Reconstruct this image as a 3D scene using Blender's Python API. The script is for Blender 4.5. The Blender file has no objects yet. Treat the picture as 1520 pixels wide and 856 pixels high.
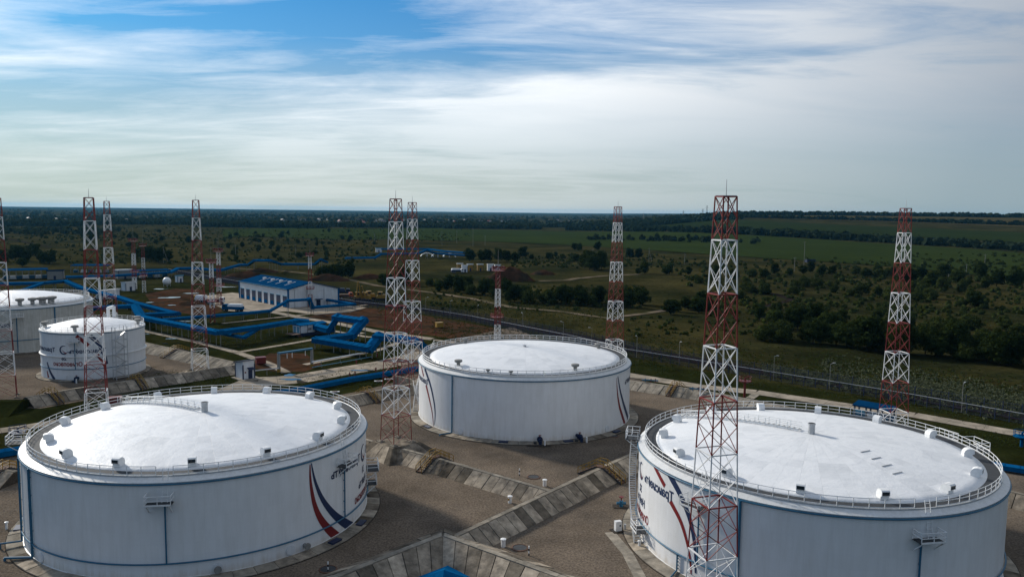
import bpy, bmesh, math, random
import numpy as np
from mathutils import Matrix, Vector
random.seed(11)
rng = np.random.default_rng(5)
PI = math.pi
S = bpy.context.scene
COL = S.collection

# ------------------------------------------------------------------ camera
F, PITCH, ROLL, CAMH = 1180.0, 0.0972, 0.0125, 43.8
cd = bpy.data.cameras.new('camera')
cam = bpy.data.objects.new('camera', cd); COL.objects.link(cam)
cd.sensor_width = 36.0; cd.lens = F / 1520 * 36.0
cd.clip_start = 0.5; cd.clip_end = 60000
cam.matrix_world = Matrix.Translation((0, 0, CAMH)) @ Matrix.Rotation(PI/2 - PITCH, 4, 'X') @ Matrix.Rotation(ROLL, 4, 'Z')
S.camera = cam

# ------------------------------------------------------------------ world and sun
SUN_DIR = Vector((-0.75, 0.66, 0)).normalized()      # horizontal direction towards the sun
SUN_EL = math.radians(26)
w = bpy.data.worlds.new('World'); S.world = w; w.use_nodes = True
nt = w.node_tree; N = nt.nodes; Lk = nt.links
for n in list(N): N.remove(n)
def nd(tree, t, **kw):
    n = tree.nodes.new(t)
    for k, v in kw.items():
        if k.startswith('i_'):
            key = k[2:]
            n.inputs[int(key) if key.isdigit() else key.replace('_', ' ')].default_value = v
        else: setattr(n, k, v)
    return n
def mth(tree, op, a, b=None, c=None, clamp=False):
    n = tree.nodes.new('ShaderNodeMath'); n.operation = op; n.use_clamp = clamp
    for i, x in enumerate((a, b, c)):
        if x is None: continue
        if isinstance(x, (int, float)): n.inputs[i].default_value = x
        else: tree.links.new(x, n.inputs[i])
    return n.outputs[0]
def ramp(tree, fac, stops, interp='LINEAR'):
    n = tree.nodes.new('ShaderNodeValToRGB'); cr = n.color_ramp; cr.interpolation = interp
    while len(cr.elements) < len(stops): cr.elements.new(0.5)
    for e, (p, c) in zip(cr.elements, stops):
        e.position = p; e.color = (c, c, c, 1) if isinstance(c, (int, float)) else (*c, 1)
    tree.links.new(fac, n.inputs[0]); return n.outputs[0]
def mixc(tree, fac, a, b, mode='MIX'):
    n = tree.nodes.new('ShaderNodeMix'); n.data_type = 'RGBA'; n.blend_type = mode
    for sock, x in ((n.inputs[0], fac), (n.inputs[6], a), (n.inputs[7], b)):
        if isinstance(x, (int, float)): sock.default_value = x
        elif isinstance(x, tuple): sock.default_value = (*x, 1) if len(x) == 3 else x
        else: tree.links.new(x, sock)
    return n.outputs[2]
sky = nd(nt, 'ShaderNodeTexSky', sky_type='NISHITA', sun_disc=False)
sky.sun_elevation = SUN_EL
sky.sun_rotation = math.atan2(SUN_DIR.x, SUN_DIR.y)
sky.air_density = 1.0; sky.dust_density = .35; sky.ozone_density = 2.0
# thin streaky cirrus, laid on a plane high above the ground (direction / height), plus a veil towards the horizon
tc = nd(nt, 'ShaderNodeTexCoord')
sp = nd(nt, 'ShaderNodeSeparateXYZ'); Lk.new(tc.outputs['Generated'], sp.inputs[0])
zc = mth(nt, 'MAXIMUM', sp.outputs[2], 0.0)
zden = mth(nt, 'ADD', zc, 0.11)
px_ = mth(nt, 'DIVIDE', sp.outputs[0], zden); py_ = mth(nt, 'DIVIDE', sp.outputs[1], zden)
cb = nd(nt, 'ShaderNodeCombineXYZ'); Lk.new(px_, cb.inputs[0]); Lk.new(py_, cb.inputs[1])
def cloud(rot, sx, sy, scale, detail, rough, dist, off=(0, 0, 0)):
    m = nd(nt, 'ShaderNodeMapping'); m.inputs['Rotation'].default_value = (0, 0, math.radians(rot))
    m.inputs['Scale'].default_value = (sx, sy, 1); m.inputs['Location'].default_value = off
    Lk.new(cb.outputs[0], m.inputs[0])
    n = nd(nt, 'ShaderNodeTexNoise', i_Scale=scale, i_Detail=detail, i_Roughness=rough, i_Distortion=dist)
    Lk.new(m.outputs[0], n.inputs['Vector']); return n.outputs['Fac']
CL = [cloud(-26, .42, 1.0, 1.9, 9, .60, .8, (2.7, 6.4, 0)), cloud(-34, .34, 1.0, 5.0, 9, .70, .9, (1.0, 5.2, 0)), cloud(-20, .55, .9, .62, 3, .5, .4, (12.0, 1.5, 0))]
cov = mth(nt, 'ADD', mth(nt, 'MULTIPLY', CL[0], .52), mth(nt, 'ADD', mth(nt, 'MULTIPLY', CL[1], .18), mth(nt, 'MULTIPLY', CL[2], .80)))
lat = mth(nt, 'MULTIPLY', sp.outputs[0], .20)          # the veil thickens away from the sun's side
cov = mth(nt, 'ADD', cov, lat)
cov = mth(nt, 'SUBTRACT', cov, ramp(nt, zc, [(.0, 0.0), (.12, .0), (.26, .14), (.42, .0)]))   # a thin veil looks denser along its flat path
cmask = ramp(nt, cov, [(.53, 0.0), (.655, .34), (.79, .84), (.95, .97)])
cmask = mth(nt, 'MULTIPLY', cmask, ramp(nt, zc, [(0.0, .22), (.07, .45), (.15, 1.0)]))   # far cloud drowns in the air
# horizon murk: long path through the air
hz = ramp(nt, zc, [(0.0, .92), (.05, .84), (.12, .60), (.20, .18), (.32, 0.0)])
SKY_STR = 0.122
dotn = nd(nt, 'ShaderNodeVectorMath', operation='DOT_PRODUCT'); Lk.new(tc.outputs['Generated'], dotn.inputs[0])
dotn.inputs[1].default_value = (SUN_DIR.x*math.cos(SUN_EL), SUN_DIR.y*math.cos(SUN_EL), math.sin(SUN_EL))
sunw = mth(nt, 'MULTIPLY', mth(nt, 'ADD', dotn.outputs['Value'], 1.0), .5)
sunw = ramp(nt, sunw, [(.5, 0.0), (.6, .10), (.7, .40), (.81, .75), (.95, .95)])
ccol = mixc(nt, sunw, (2.0, 2.25, 2.6), (7.6, 7.8, 7.9))
mcol = mixc(nt, sunw, (1.75, 2.3, 2.55), (3.75, 3.8, 3.4))
base = mixc(nt, 1.0, sky.outputs[0], (.02, .34, .58), 'MULTIPLY')
c1 = mixc(nt, hz, base, mcol)
c2 = mixc(nt, cmask, c1, ccol)
bg = nd(nt, 'ShaderNodeBackground'); Lk.new(c2, bg.inputs[0]); bg.inputs[1].default_value = SKY_STR
wo = nd(nt, 'ShaderNodeOutputWorld'); Lk.new(bg.outputs[0], wo.inputs[0])

sl = bpy.data.lights.new('sun', 'SUN'); sl.energy = 3.2; sl.angle = math.radians(5); sl.color = (1.0, .93, .82)
so = bpy.data.objects.new('sun', sl); COL.objects.link(so)
sd = Vector((SUN_DIR.x*math.cos(SUN_EL), SUN_DIR.y*math.cos(SUN_EL), math.sin(SUN_EL)))
so.rotation_euler = sd.to_track_quat('Z', 'Y').to_euler()
S.view_settings.view_transform = 'Standard'; S.view_settings.look = 'None'
S.view_settings.exposure = 0.45; S.view_settings.gamma = 1.0; S.view_settings.use_curve_mapping = False
S.cycles.max_bounces = 6; S.cycles.diffuse_bounces = 2; S.cycles.glossy_bounces = 3; S.cycles.transparent_max_bounces = 6
S.cycles.volume_bounces = 0; S.cycles.use_denoising = True

# ------------------------------------------------------------------ helpers
def ray(u, v):
    a, b = u - 760, v - 428; c, s = math.cos(ROLL), math.sin(ROLL)
    x = a*c + b*s; y = -a*s + b*c; cp, sp_ = math.cos(PITCH), math.sin(PITCH)
    return (x/F, cp - sp_*y/F, -sp_ - cp*y/F)
def G(u, v, z=0.0):            # the point of the level z that photo pixel (u, v) looks at
    d = ray(u, v); t = (z - CAMH)/d[2]; return Vector((d[0]*t, d[1]*t, z))
def ssm(a, b, x):
    t = min(1, max(0, (x - a)/(b - a))); return t*t*(3 - 2*t)
def hgt(x, y):                 # terrain: level ground, rising to a low ridge far off on one side
    r = math.hypot(x, y); az = math.degrees(math.atan2(x, y))
    return 42*ssm(700, 3100, r)*ssm(3, 17, az)*(1 - ssm(95, 140, az))
def GT(u, v):                  # terrain point seen at a pixel (march out along the ray)
    d = ray(u, v); t = 60.0
    while t < 16000:
        x, y, z = d[0]*t, d[1]*t, CAMH + d[2]*t
        if z <= hgt(x, y): return Vector((x, y, hgt(x, y)))
        t *= 1.01
    return None

class MB:
    def __init__(s): s.v = []; s.f = []; s.m = []
    def add(s, vs, fs, mi=0):
        o = len(s.v); s.v += [tuple(p) for p in vs]; s.f += [tuple(i + o for i in f) for f in fs]; s.m += [mi]*len(fs)
    def box(s, a, b, mi=0):
        x0, y0, z0 = a; x1, y1, z1 = b
        s.add([(x0,y0,z0),(x1,y0,z0),(x1,y1,z0),(x0,y1,z0),(x0,y0,z1),(x1,y0,z1),(x1,y1,z1),(x0,y1,z1)],
              [(0,3,2,1),(4,5,6,7),(0,1,5,4),(1,2,6,5),(2,3,7,6),(3,0,4,7)], mi); return s
    def hexa(s, p, mi=0):      # 8 points: bottom 4, top 4
        s.add(p, [(0,3,2,1),(4,5,6,7),(0,1,5,4),(1,2,6,5),(2,3,7,6),(3,0,4,7)], mi); return s
    def frame(s, p, q):
        p = Vector(p); q = Vector(q); d = (q - p).normalized()
        side = d.cross(Vector((0, 0, 1)))
        side = Vector((1, 0, 0)) if side.length < 1e-4 else side.normalized()
        return p, q, d, side, side.cross(d)
    def bar(s, p, q, wd, ht=None, mi=0):
        ht = ht or wd; p, q, d, a, b = s.frame(p, q); a = a*wd/2; b = b*ht/2
        s.hexa([p-a-b, p+a-b, q+a-b, q-a-b, p-a+b, p+a+b, q+a+b, q-a+b], mi); return s
    def tube(s, p, q, r, n=8, r2=None, mi=0):
        r2 = r if r2 is None else r2; p, q, d, a, b = s.frame(p, q); vs = []
        for c, rr in ((p, r), (q, r2)):
            for i in range(n):
                t = 2*PI*i/n; vs.append(c + a*math.cos(t)*rr + b*math.sin(t)*rr)
        s.add(vs, [(i, (i+1) % n, n+(i+1) % n, n+i) for i in range(n)] + [tuple(range(n-1, -1, -1)), tuple(range(n, 2*n))], mi); return s
    def path(s, pts, r, n=8, mi=0):
        for p, q in zip(pts, pts[1:]): s.tube(p, q, r, n, mi=mi)
        return s
    def lathe(s, prof, n=48, a0=0, a1=2*PI, c=(0, 0), mi=0):
        full = abs(a1 - a0 - 2*PI) < 1e-6; m = n if full else n + 1; vs = []
        for r, z in prof:
            for i in range(m):
                t = a0 + (a1-a0)*i/n; vs.append((c[0]+r*math.cos(t), c[1]+r*math.sin(t), z))
        fs = []
        for j in range(len(prof)-1):
            for i in range(n):
                k = (i+1) % m; fs.append((j*m+i, j*m+k, (j+1)*m+k, (j+1)*m+i))
        s.add(vs, fs, mi); return s
    def poly(s, pts, mi=0): s.add(pts, [tuple(range(len(pts)))], mi); return s
    def extr(s, pts, z0, z1, mi=0):
        n = len(pts); s.add([(p[0], p[1], z0) for p in pts] + [(p[0], p[1], z1) for p in pts],
              [tuple(range(n-1, -1, -1)), tuple(range(n, 2*n))] + [(i, (i+1) % n, n+(i+1) % n, n+i) for i in range(n)], mi); return s
    def mesh(s, name, mats, smooth=False):
        me = bpy.data.meshes.new(name); me.from_pydata(s.v, [], s.f)
        for m in (mats if isinstance(mats, (list, tuple)) else [mats]): me.materials.append(m)
        if any(s.m): me.polygons.foreach_set('material_index', s.m)
        if smooth:
            me.polygons.foreach_set('use_smooth', [True]*len(me.polygons))
        me.update(); return me
    def build(s, name, mats, parent=None, smooth=False, loc=None):
        return mk(name, s.mesh(name, mats, smooth), parent, loc)
def recalc(me):
    b = bmesh.new(); b.from_mesh(me); bmesh.ops.recalc_face_normals(b, faces=b.faces); b.to_mesh(me); b.free()
def mk(name, me, parent=None, loc=None, rz=0):
    o = bpy.data.objects.new(name, me); COL.objects.link(o)
    if parent is not None: o.parent = parent
    if loc is not None: o.location = loc
    if rz: o.rotation_euler.z = rz
    return o
def tag(o, label=None, cat=None, group=None, kind=None):
    if label: o['label'] = label
    if cat: o['category'] = cat
    if group: o['group'] = group
    if kind: o['kind'] = kind
    return o
def thing(name, label, cat, loc=(0, 0, 0), rz=0, group=None):
    return tag(mk(name, None, None, loc, rz), label, cat, group)
def copy_tree(o, parent=None):
    c = o.copy(); COL.objects.link(c); c.parent = parent
    for ch in o.children: copy_tree(ch, c)
    return c

# ------------------------------------------------------------------ materials
MAT = {}
def mat(name, col, rough=.6, var=.12, vscale=3.0, metal=0.0, bump=0.0, bscale=20.0, col2=None, objvar=0.0, streak=0.0, coord='Object', spec=None, c2thr=(.45, .6), speck=0.0):
    m = bpy.data.materials.new(name); m.use_nodes = True; t = m.node_tree
    b = t.nodes['Principled BSDF']; b.inputs['Roughness'].default_value = rough; b.inputs['Metallic'].default_value = metal
    b.inputs['Specular IOR Level'].default_value = spec if spec is not None else (0.0 if rough > .82 else .4)
    tcn = nd(t, 'ShaderNodeTexCoord'); geo = nd(t, 'ShaderNodeNewGeometry')
    vec = geo.outputs['Position'] if coord == 'World' else tcn.outputs['Object']
    n1 = nd(t, 'ShaderNodeTexNoise', i_Scale=vscale, i_Detail=6.0, i_Roughness=.62); t.links.new(vec, n1.inputs['Vector'])
    c = (*col, 1)
    fac = ramp(t, n1.outputs['Fac'], [(.3, 1 - var*1.3), (.7, 1 + var)])
    cc = mixc(t, 1.0, (*col,), fac, 'MULTIPLY')
    if col2 is not None:
        n2 = nd(t, 'ShaderNodeTexNoise', i_Scale=vscale*.37, i_Detail=7.0, i_Roughness=.66); t.links.new(vec, n2.inputs['Vector'])
        f2 = ramp(t, n2.outputs['Fac'], [(c2thr[0], 0.0), (c2thr[1], 1.0)])
        cc = mixc(t, f2, cc, mixc(t, 1.0, (*col2,), fac, 'MULTIPLY'))
    if speck:
        n5 = nd(t, 'ShaderNodeTexNoise', i_Scale=bscale, i_Detail=3.0, i_Roughness=.8); t.links.new(vec, n5.inputs['Vector'])
        cc = mixc(t, 1.0, cc, ramp(t, n5.outputs['Fac'], [(.32, 1 - speck), (.5, 1.0), (.7, 1 + speck)]), 'MULTIPLY')
    if streak:
        mp = nd(t, 'ShaderNodeMapping'); mp.inputs['Scale'].default_value = (1.1, 1.1, .07); t.links.new(vec, mp.inputs[0])
        n3 = nd(t, 'ShaderNodeTexNoise', i_Scale=2.2, i_Detail=6.0, i_Roughness=.7); t.links.new(mp.outputs[0], n3.inputs['Vector'])
        cc = mixc(t, 1.0, cc, ramp(t, n3.outputs['Fac'], [(.35, (1-streak, 1-streak*1.1, 1-streak*1.3)), (.6, 1.0)]), 'MULTIPLY')
    if objvar:
        oi = nd(t, 'ShaderNodeObjectInfo')
        cc = mixc(t, 1.0, cc, ramp(t, oi.outputs['Random'], [(0, 1 - objvar), (1, 1 + objvar)]), 'MULTIPLY')
    t.links.new(cc, b.inputs['Base Color'])
    if bump:
        n4 = nd(t, 'ShaderNodeTexNoise', i_Scale=bscale, i_Detail=5.0); t.links.new(vec, n4.inputs['Vector'])
        bn = nd(t, 'ShaderNodeBump'); bn.inputs['Strength'].default_value = bump; bn.inputs['Distance'].default_value = .05
        t.links.new(n4.outputs['Fac'], bn.inputs['Height']); t.links.new(bn.outputs[0], b.inputs['Normal'])
    MAT[name] = m; return m
mat('tank_white', (.70, .72, .74), .45, .04, .5, streak=.10, bump=.05, bscale=1.5)
def plate_mat(name, col, R):
    m = bpy.data.materials.new(name); m.use_nodes = True; t = m.node_tree; b = t.nodes['Principled BSDF']; b.inputs['Roughness'].default_value = .42; b.inputs['Specular IOR Level'].default_value = .35
    tcn = nd(t, 'ShaderNodeTexCoord'); s_ = nd(t, 'ShaderNodeSeparateXYZ'); t.links.new(tcn.outputs['Object'], s_.inputs[0])
    ang = mth(t, 'MULTIPLY', mth(t, 'ARCTAN2', s_.outputs[1], s_.outputs[0]), R); cbn = nd(t, 'ShaderNodeCombineXYZ'); t.links.new(ang, cbn.inputs[0]); t.links.new(s_.outputs[2], cbn.inputs[1])
    br = nd(t, 'ShaderNodeTexBrick', i_Scale=1.0); br.inputs['Brick Width'].default_value = 1.2; br.inputs['Row Height'].default_value = 1.49; br.inputs['Mortar Size'].default_value = .02; br.offset = 0.0
    br.inputs['Color1'].default_value = (.97, .97, .97, 1); br.inputs['Color2'].default_value = (1.0, 1.0, 1.0, 1); br.inputs['Mortar'].default_value = (.94, .94, .94, 1); t.links.new(cbn.outputs[0], br.inputs['Vector'])
    mp = nd(t, 'ShaderNodeMapping'); mp.inputs['Scale'].default_value = (.8, .10, 1); t.links.new(cbn.outputs[0], mp.inputs[0])
    n3 = nd(t, 'ShaderNodeTexNoise', i_Scale=1.3, i_Detail=7.0, i_Roughness=.68); t.links.new(mp.outputs[0], n3.inputs['Vector'])
    n4 = nd(t, 'ShaderNodeTexNoise', i_Scale=.18, i_Detail=5.0); t.links.new(tcn.outputs['Object'], n4.inputs['Vector'])
    low = ramp(t, mth(t, 'ADD', mth(t, 'MULTIPLY', s_.outputs[2], .35), mth(t, 'MULTIPLY', n3.outputs['Fac'], 1.1)), [(.45, (.78, .70, .60)), (.95, 1.0)])
    c = mixc(t, 1.0, (*col,), br.outputs['Color'], 'MULTIPLY'); c = mixc(t, 1.0, c, ramp(t, n3.outputs['Fac'], [(.30, (.90, .895, .88)), (.58, 1.0)]), 'MULTIPLY'); c = mixc(t, 1.0, c, ramp(t, n4.outputs['Fac'], [(.3, .94), (.7, 1.0)]), 'MULTIPLY'); c = mixc(t, 1.0, c, low, 'MULTIPLY')
    t.links.new(c, b.inputs['Base Color'])
    bn = nd(t, 'ShaderNodeBump'); bn.inputs['Strength'].default_value = .12; bn.inputs['Distance'].default_value = .03; t.links.new(mth(t, 'ADD', br.outputs['Fac'], mth(t, 'MULTIPLY', n4.outputs['Fac'], -3.0)), bn.inputs['Height']); t.links.new(bn.outputs[0], b.inputs['Normal'])
    MAT[name] = m; return m
plate_mat('tank_wall', (.82, .82, .82), 22.8)
mat('tank_old', (.50, .50, .47), .6, .10, .6, streak=.22)
mat('roof_white', (.86, .87, .88), .55, .05, .35, bump=.25, bscale=.8)
mat('eave_white', (.70, .70, .69), .5, .06, 1.2, streak=.12, col2=(.46, .40, .33), c2thr=(.66, .76))
mat('dark_ring', (.035, .038, .042), .8, .3, 2)
mat('white_paint', (.78, .78, .77), .45, .06, 2.0)
mat('tower_white', (.80, .80, .80), .45, .08, 1.0, streak=.1)
mat('tower_red', (.20, .018, .014), .5, .2, 1.0)
mat('galvanised', (.48, .49, .50), .45, .12, 2.0, metal=.3)
mat('letter_blue', (.007, .024, .08), .5, .05)
mat('letter_red', (.19, .010, .012), .5, .05)
mat('pipe_blue', (.02, .12, .21), .45, .12, 2.0)
mat('gallery_blue', (.004, .09, .23), .85, .15, .8, streak=.12, objvar=.12)
mat('roof_blue', (.003, .042, .115), .85, .12, .5, streak=.1)
mat('dark_blue', (.006, .018, .06), .5, .15)
mat('concrete', (.30, .265, .215), .85, .25, .8, bump=.3, bscale=6, col2=(.19, .17, .14), objvar=.16, coord='World')
mat('slab', (.29, .245, .19), .9, .32, .9, bump=.35, bscale=7, col2=(.12, .104, .085), objvar=.58, coord='World', c2thr=(.42, .66))
mat('road_concrete', (.36, .305, .24), .9, .22, .35, bump=.2, bscale=5, col2=(.25, .215, .17), coord='World', speck=.14)
mat('dark_edge', (.06, .052, .045), .9, .3, 3)
mat('gravel', (.150, .120, .092), .95, .20, .12, bump=.9, bscale=3.2, col2=(.108, .089, .071), coord='World', speck=.5)
mat('soil', (.065, .032, .018), .95, .35, .25, bump=.6, bscale=3.0, col2=(.035, .026, .016), coord='World', speck=.2)
mat('ploughed', (.022, .017, .016), .95, .35, .6, bump=.6, bscale=4.0, coord='World')
mat('grass_site', (.015, .018, .005), .95, .35, .12, bump=.8, bscale=1.5, col2=(.028, .028, .009), coord='World', speck=.4)
mat('dirt_track', (.16, .125, .09), .95, .25, .15, col2=(.08, .07, .04), coord='World', speck=.2)
mat('yellow_paint', (.30, .17, .018), .5, .2, 3.0)
mat('rust', (.10, .05, .03), .8, .3, 3.0)
mat('black_rubber', (.02, .02, .02), .8, .2)
mat('glass_dark', (.02, .03, .04), .1, .05)
mat('orange_paint', (.35, .08, .03), .5, .2)
mat('red_paint', (.13, .010, .010), .5, .15)
mat('wall_white', (.72, .73, .74), .6, .08, .5, streak=.12)
mat('wall_blue', (.12, .30, .42), .5, .1)
mat('pole_grey', (.24, .235, .22), .8, .15)
mat('bark', (.035, .028, .02), .9, .3, 2)
mat('house_wall', (.42, .38, .33), .8, .2, .3, objvar=.5)
mat('house_roof', (.12, .10, .10), .7, .2, .3, objvar=.6)
mat('house_red', (.24, .05, .035), .7, .2, .3, objvar=.3)
pm = mat('puddle', (.05, .05, .045), .06, .2, 1.0)
mat('field_green', (.026, .038, .010), .95, .10, .012, col2=(.022, .033, .009), coord='World', speck=.25, bscale=.35)
mat('field_tan', (.062, .050, .020), .95, .12, .01, col2=(.050, .042, .017), coord='World', speck=.15, bscale=.3)
mat('field_mid', (.020, .030, .009), .95, .12, .008, col2=(.017, .025, .008), coord='World', speck=.15, bscale=.3)
def leafmat(name, c1, c2):
    m = bpy.data.materials.new(name); m.use_nodes = True; t = m.node_tree; b = t.nodes['Principled BSDF']
    b.inputs['Roughness'].default_value = .9; b.inputs['Specular IOR Level'].default_value = 0.0
    g = nd(t, 'ShaderNodeNewGeometry'); oi = nd(t, 'ShaderNodeObjectInfo')
    n = nd(t, 'ShaderNodeTexNoise', i_Scale=.5, i_Detail=3.0); t.links.new(g.outputs['Position'], n.inputs['Vector'])
    f = mth(t, 'ADD', mth(t, 'MULTIPLY', n.outputs['Fac'], .5), mth(t, 'MULTIPLY', oi.outputs['Random'], .5))
    f = mth(t, 'ADD', f, mth(t, 'MULTIPLY', g.outputs['Random Per Island'], .35))
    t.links.new(ramp(t, f, [(.3, c1), (.95, c2)]), b.inputs['Base Color'])
    tr = nd(t, 'ShaderNodeBsdfTranslucent'); t.links.new(ramp(t, f, [(.3, c1), (.95, c2)]), tr.inputs[0])
    mx = nd(t, 'ShaderNodeMixShader'); mx.inputs[0].default_value = .2
    t.links.new(b.outputs[0], mx.inputs[1]); t.links.new(tr.outputs[0], mx.inputs[2])
    t.links.new(mx.outputs[0], t.nodes['Material Output'].inputs[0]); MAT[name] = m; return m
leafmat('leaf_dark', (.012, .020, .006), (.038, .054, .014))
leafmat('leaf_mid', (.020, .030, .008), (.052, .066, .018))
leafmat('leaf_silver', (.055, .068, .036), (.12, .13, .075))
leafmat('leaf_far', (.018, .028, .016), (.038, .052, .026))
# open country: grass with drier and greener patches and dark scrub flecks
m = mat('steppe', (.042, .037, .013), .95, .32, .035, bump=.5, bscale=.45, col2=(.019, .021, .008), coord='World', speck=.5, c2thr=(.42, .58))

# ================================================================== the land
def build_terrain():
    rs = [0, 30, 60, 100] + [100*1.09**k for k in range(1, 64)]
    rs = [r for r in rs if r < 21000] + [21000]
    na = 180; vs = [(0, 0, 0)]; fs = []
    for r in rs[1:]:
        for i in range(na):
            a = 2*PI*i/na; x, y = r*math.sin(a), r*math.cos(a); vs.append((x, y, hgt(x, y) - .12))
    for i in range(na): fs.append((0, 1+(i+1) % na, 1+i))
    for j in range(len(rs)-2):
        for i in range(na):
            k = (i+1) % na; o = 1+j*na; fs.append((o+i, o+k, o+na+k, o+na+i))
    me = bpy.data.meshes.new('terrain'); me.from_pydata(vs, [], fs); me.materials.append(MAT['steppe'])
    me.polygons.foreach_set('use_smooth', [True]*len(me.polygons)); recalc(me)
    if me.polygons[5].normal.z < 0: me.flip_normals()
    return tag(mk('terrain', me), kind='structure')
build_terrain()
SHEET = [0.0]
def sheet(name, pix, material, z=None, world=False, kind='structure'):
    """a flat sheet of ground given by its corners; each new sheet lies 4 mm higher than the last"""
    SHEET[0] += .004; zz = SHEET[0] if z is None else z
    pts = [Vector((p[0], p[1], zz)) if world else G(p[0], p[1], zz) for p in pix]
    me = bpy.data.meshes.new(name); me.from_pydata(pts, [], [tuple(range(len(pts)))]); me.materials.append(MAT[material])
    if me.polygons[0].normal.z < 0: me.flip_normals()
    me.update(); return tag(mk(name, me), kind=kind)
def field(name, az0, az1, r0, r1, material, z=.5, wob=0):
    na, nr = 30, 24; vs = []; fs = []
    for j in range(nr+1):
        for i in range(na+1):
            t = i/na; a = math.radians(az0 + (az1-az0)*t)
            ra = r0 if not isinstance(r0, tuple) else r0[0] + (r0[1]-r0[0])*t
            rb = r1 if not isinstance(r1, tuple) else r1[0] + (r1[1]-r1[0])*t
            r = ra + (rb-ra)*j/nr
            if wob and j in (0, nr): r *= 1 + wob*math.sin(t*9 + j)
            x, y = r*math.sin(a), r*math.cos(a); vs.append((x, y, hgt(x, y) + z))
    for j in range(nr):
        for i in range(na):
            o = j*(na+1)+i; fs.append((o, o+1, o+na+2, o+na+1))
    me = bpy.data.meshes.new(name); me.from_pydata(vs, [], fs); me.materials.append(MAT[material])
    if me.polygons[0].normal.z < 0: me.flip_normals()
    return tag(mk(name, me), kind='structure')
field('crop_field', -6, 33, (1150, 640), (1900, 1040), 'field_green', .5, .03)
field('crop_field', -20, -5, (1250, 1130), (1700, 1900), 'field_green', .55, .02)
field('hill_field', 5, 36, (1900, 1250), (2350, 1620), 'field_mid', .6, .02)
field('stubble_field', 10, 36, (2500, 1900), (3000, 2900), 'field_tan', .7)

# ---- the site: yards, roads, soil
# grassed ground inside the fence
sheet('site_lawn', [(-420, 330), (-175, 462), (-20, 308), (34, 236), (112, 164), (240, 40), (240, -60), (-300, -60), (-420, 100)], 'grass_site', world=True)
sheet('bare_soil_ground', [(455, 470), (520, 455), (560, 458), (640, 470), (735, 487), (760, 500), (690, 505), (600, 492), (535, 482)], 'soil')
sheet('bare_soil_ground', [(215, 436), (262, 428), (300, 430), (318, 445), (330, 462), (300, 470), (262, 462), (226, 452)], 'soil')
sheet('bare_soil_ground', [(370, 545), (400, 524), (452, 524), (478, 541), (452, 552), (404, 551)], 'soil')
sheet('bare_soil_ground', [(60, 432), (120, 434), (170, 446), (110, 444)], 'soil')
sheet('garage_yard', [(285, 441), (345, 434), (500, 452), (545, 456), (520, 463), (470, 467), (430, 462), (340, 462), (318, 452)], 'road_concrete')
# gravel tank yards
sheet('gravel_yard', [(600, 520), (760, 485), (935, 560), (1046, 586), (1110, 600), (1300, 640), (1520, 700), (1700, 1000), (-200, 1000), (-60, 790), (-30, 680), (430, 600), (535, 580), (590, 566)], 'gravel')
sheet('gravel_yard', [(-60, 540), (130, 490), (212, 508), (354, 541), (300, 556), (215, 578), (60, 606), (-60, 600)], 'gravel')
def strip(name, ctr, wd, material, z=None):
    """a road of constant width along a centre line of photo points on the ground"""
    SHEET[0] += .004; zz = SHEET[0] if z is None else z
    pts = [G(*p, 0) if len(p) == 2 else Vector(p) for p in ctr]; L, Rr = [], []
    for i, p in enumerate(pts):
        d = (pts[min(i+1, len(pts)-1)] - pts[max(i-1, 0)]); d.z = 0; d.normalize(); n = Vector((-d.y, d.x, 0))*wd/2
        L.append((p.x+n.x, p.y+n.y, zz)); Rr.append((p.x-n.x, p.y-n.y, zz))
    n = len(pts); me = bpy.data.meshes.new(name); me.from_pydata(L + Rr, [], [(i, i+1, n+i+1, n+i) for i in range(n-1)])
    me.materials.append(MAT[material])
    if me.polygons[0].normal.z < 0: me.flip_normals()
    return tag(mk(name, me), kind='structure')
def slab_road(name, ctr, wd, seg, cols=1, material='road_concrete'):
    """a road of cast slabs: a dark bed with each slab laid on it with open joints"""
    bed = strip(name, ctr, wd + .4, 'dark_edge')
    pts = [G(*p, 0) for p in ctr]; z = SHEET[0] + .05; k = 0
    for p, q in zip(pts, pts[1:]):
        d = q - p; L = d.length; d.normalize(); nn = Vector((-d.y, d.x, 0)); m = max(1, round(L/seg)); s = L/m
        for i in range(m):
            for c in range(cols):
                a0, a1 = i*s + .035, (i+1)*s - .035; b0, b1 = -wd/2 + wd*c/cols + .03, -wd/2 + wd*(c+1)/cols - .03
                dz = random.uniform(-.012, .014); cs = [p + d*a + nn*b for a, b in ((a0, b0), (a1, b0), (a1, b1), (a0, b1))]
                mb = MB(); mb.hexa([(c_.x, c_.y, 0) for c_ in cs] + [(c_.x, c_.y, z + dz) for c_ in cs])
                mb.build('slab', MAT[material], bed); k += 1
    return bed
slab_road('service_road', [(300, 603), (383, 566), (440, 563), (500, 552), (575, 540), (640, 524)], 10.0, 6, 3)
slab_road('perimeter_road', [(880, 547), (930, 556), (1040, 574), (1122, 582), (1264, 603), (1357, 616), (1520, 645), (1620, 664)], 5.0, 6, 2)
slab_road('footpath', [(425, 553), (400, 540), (352, 523), (290, 507), (218, 492), (120, 465), (80, 447)], 2.6, 5)
slab_road('footpath', [(352, 523), (420, 512), (470, 503), (540, 494)], 2.2, 5)
strip('footpath', [(452, 541), (560, 520), (600, 505)], 2.2, 'road_concrete')
strip('footpath', [(440, 478), (465, 486), (545, 500), (612, 500), (700, 512)], 2.2, 'road_concrete')
strip('service_road', [(400, 462), (440, 470), (500, 480), (560, 492), (640, 503)], 4.2, 'road_concrete')
strip('footpath', [(545, 452), (460, 466), (330, 480)], 2.0, 'road_concrete')
strip('footpath', [(1106, 596), (1122, 585)], 2.0, 'concrete')
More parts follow.
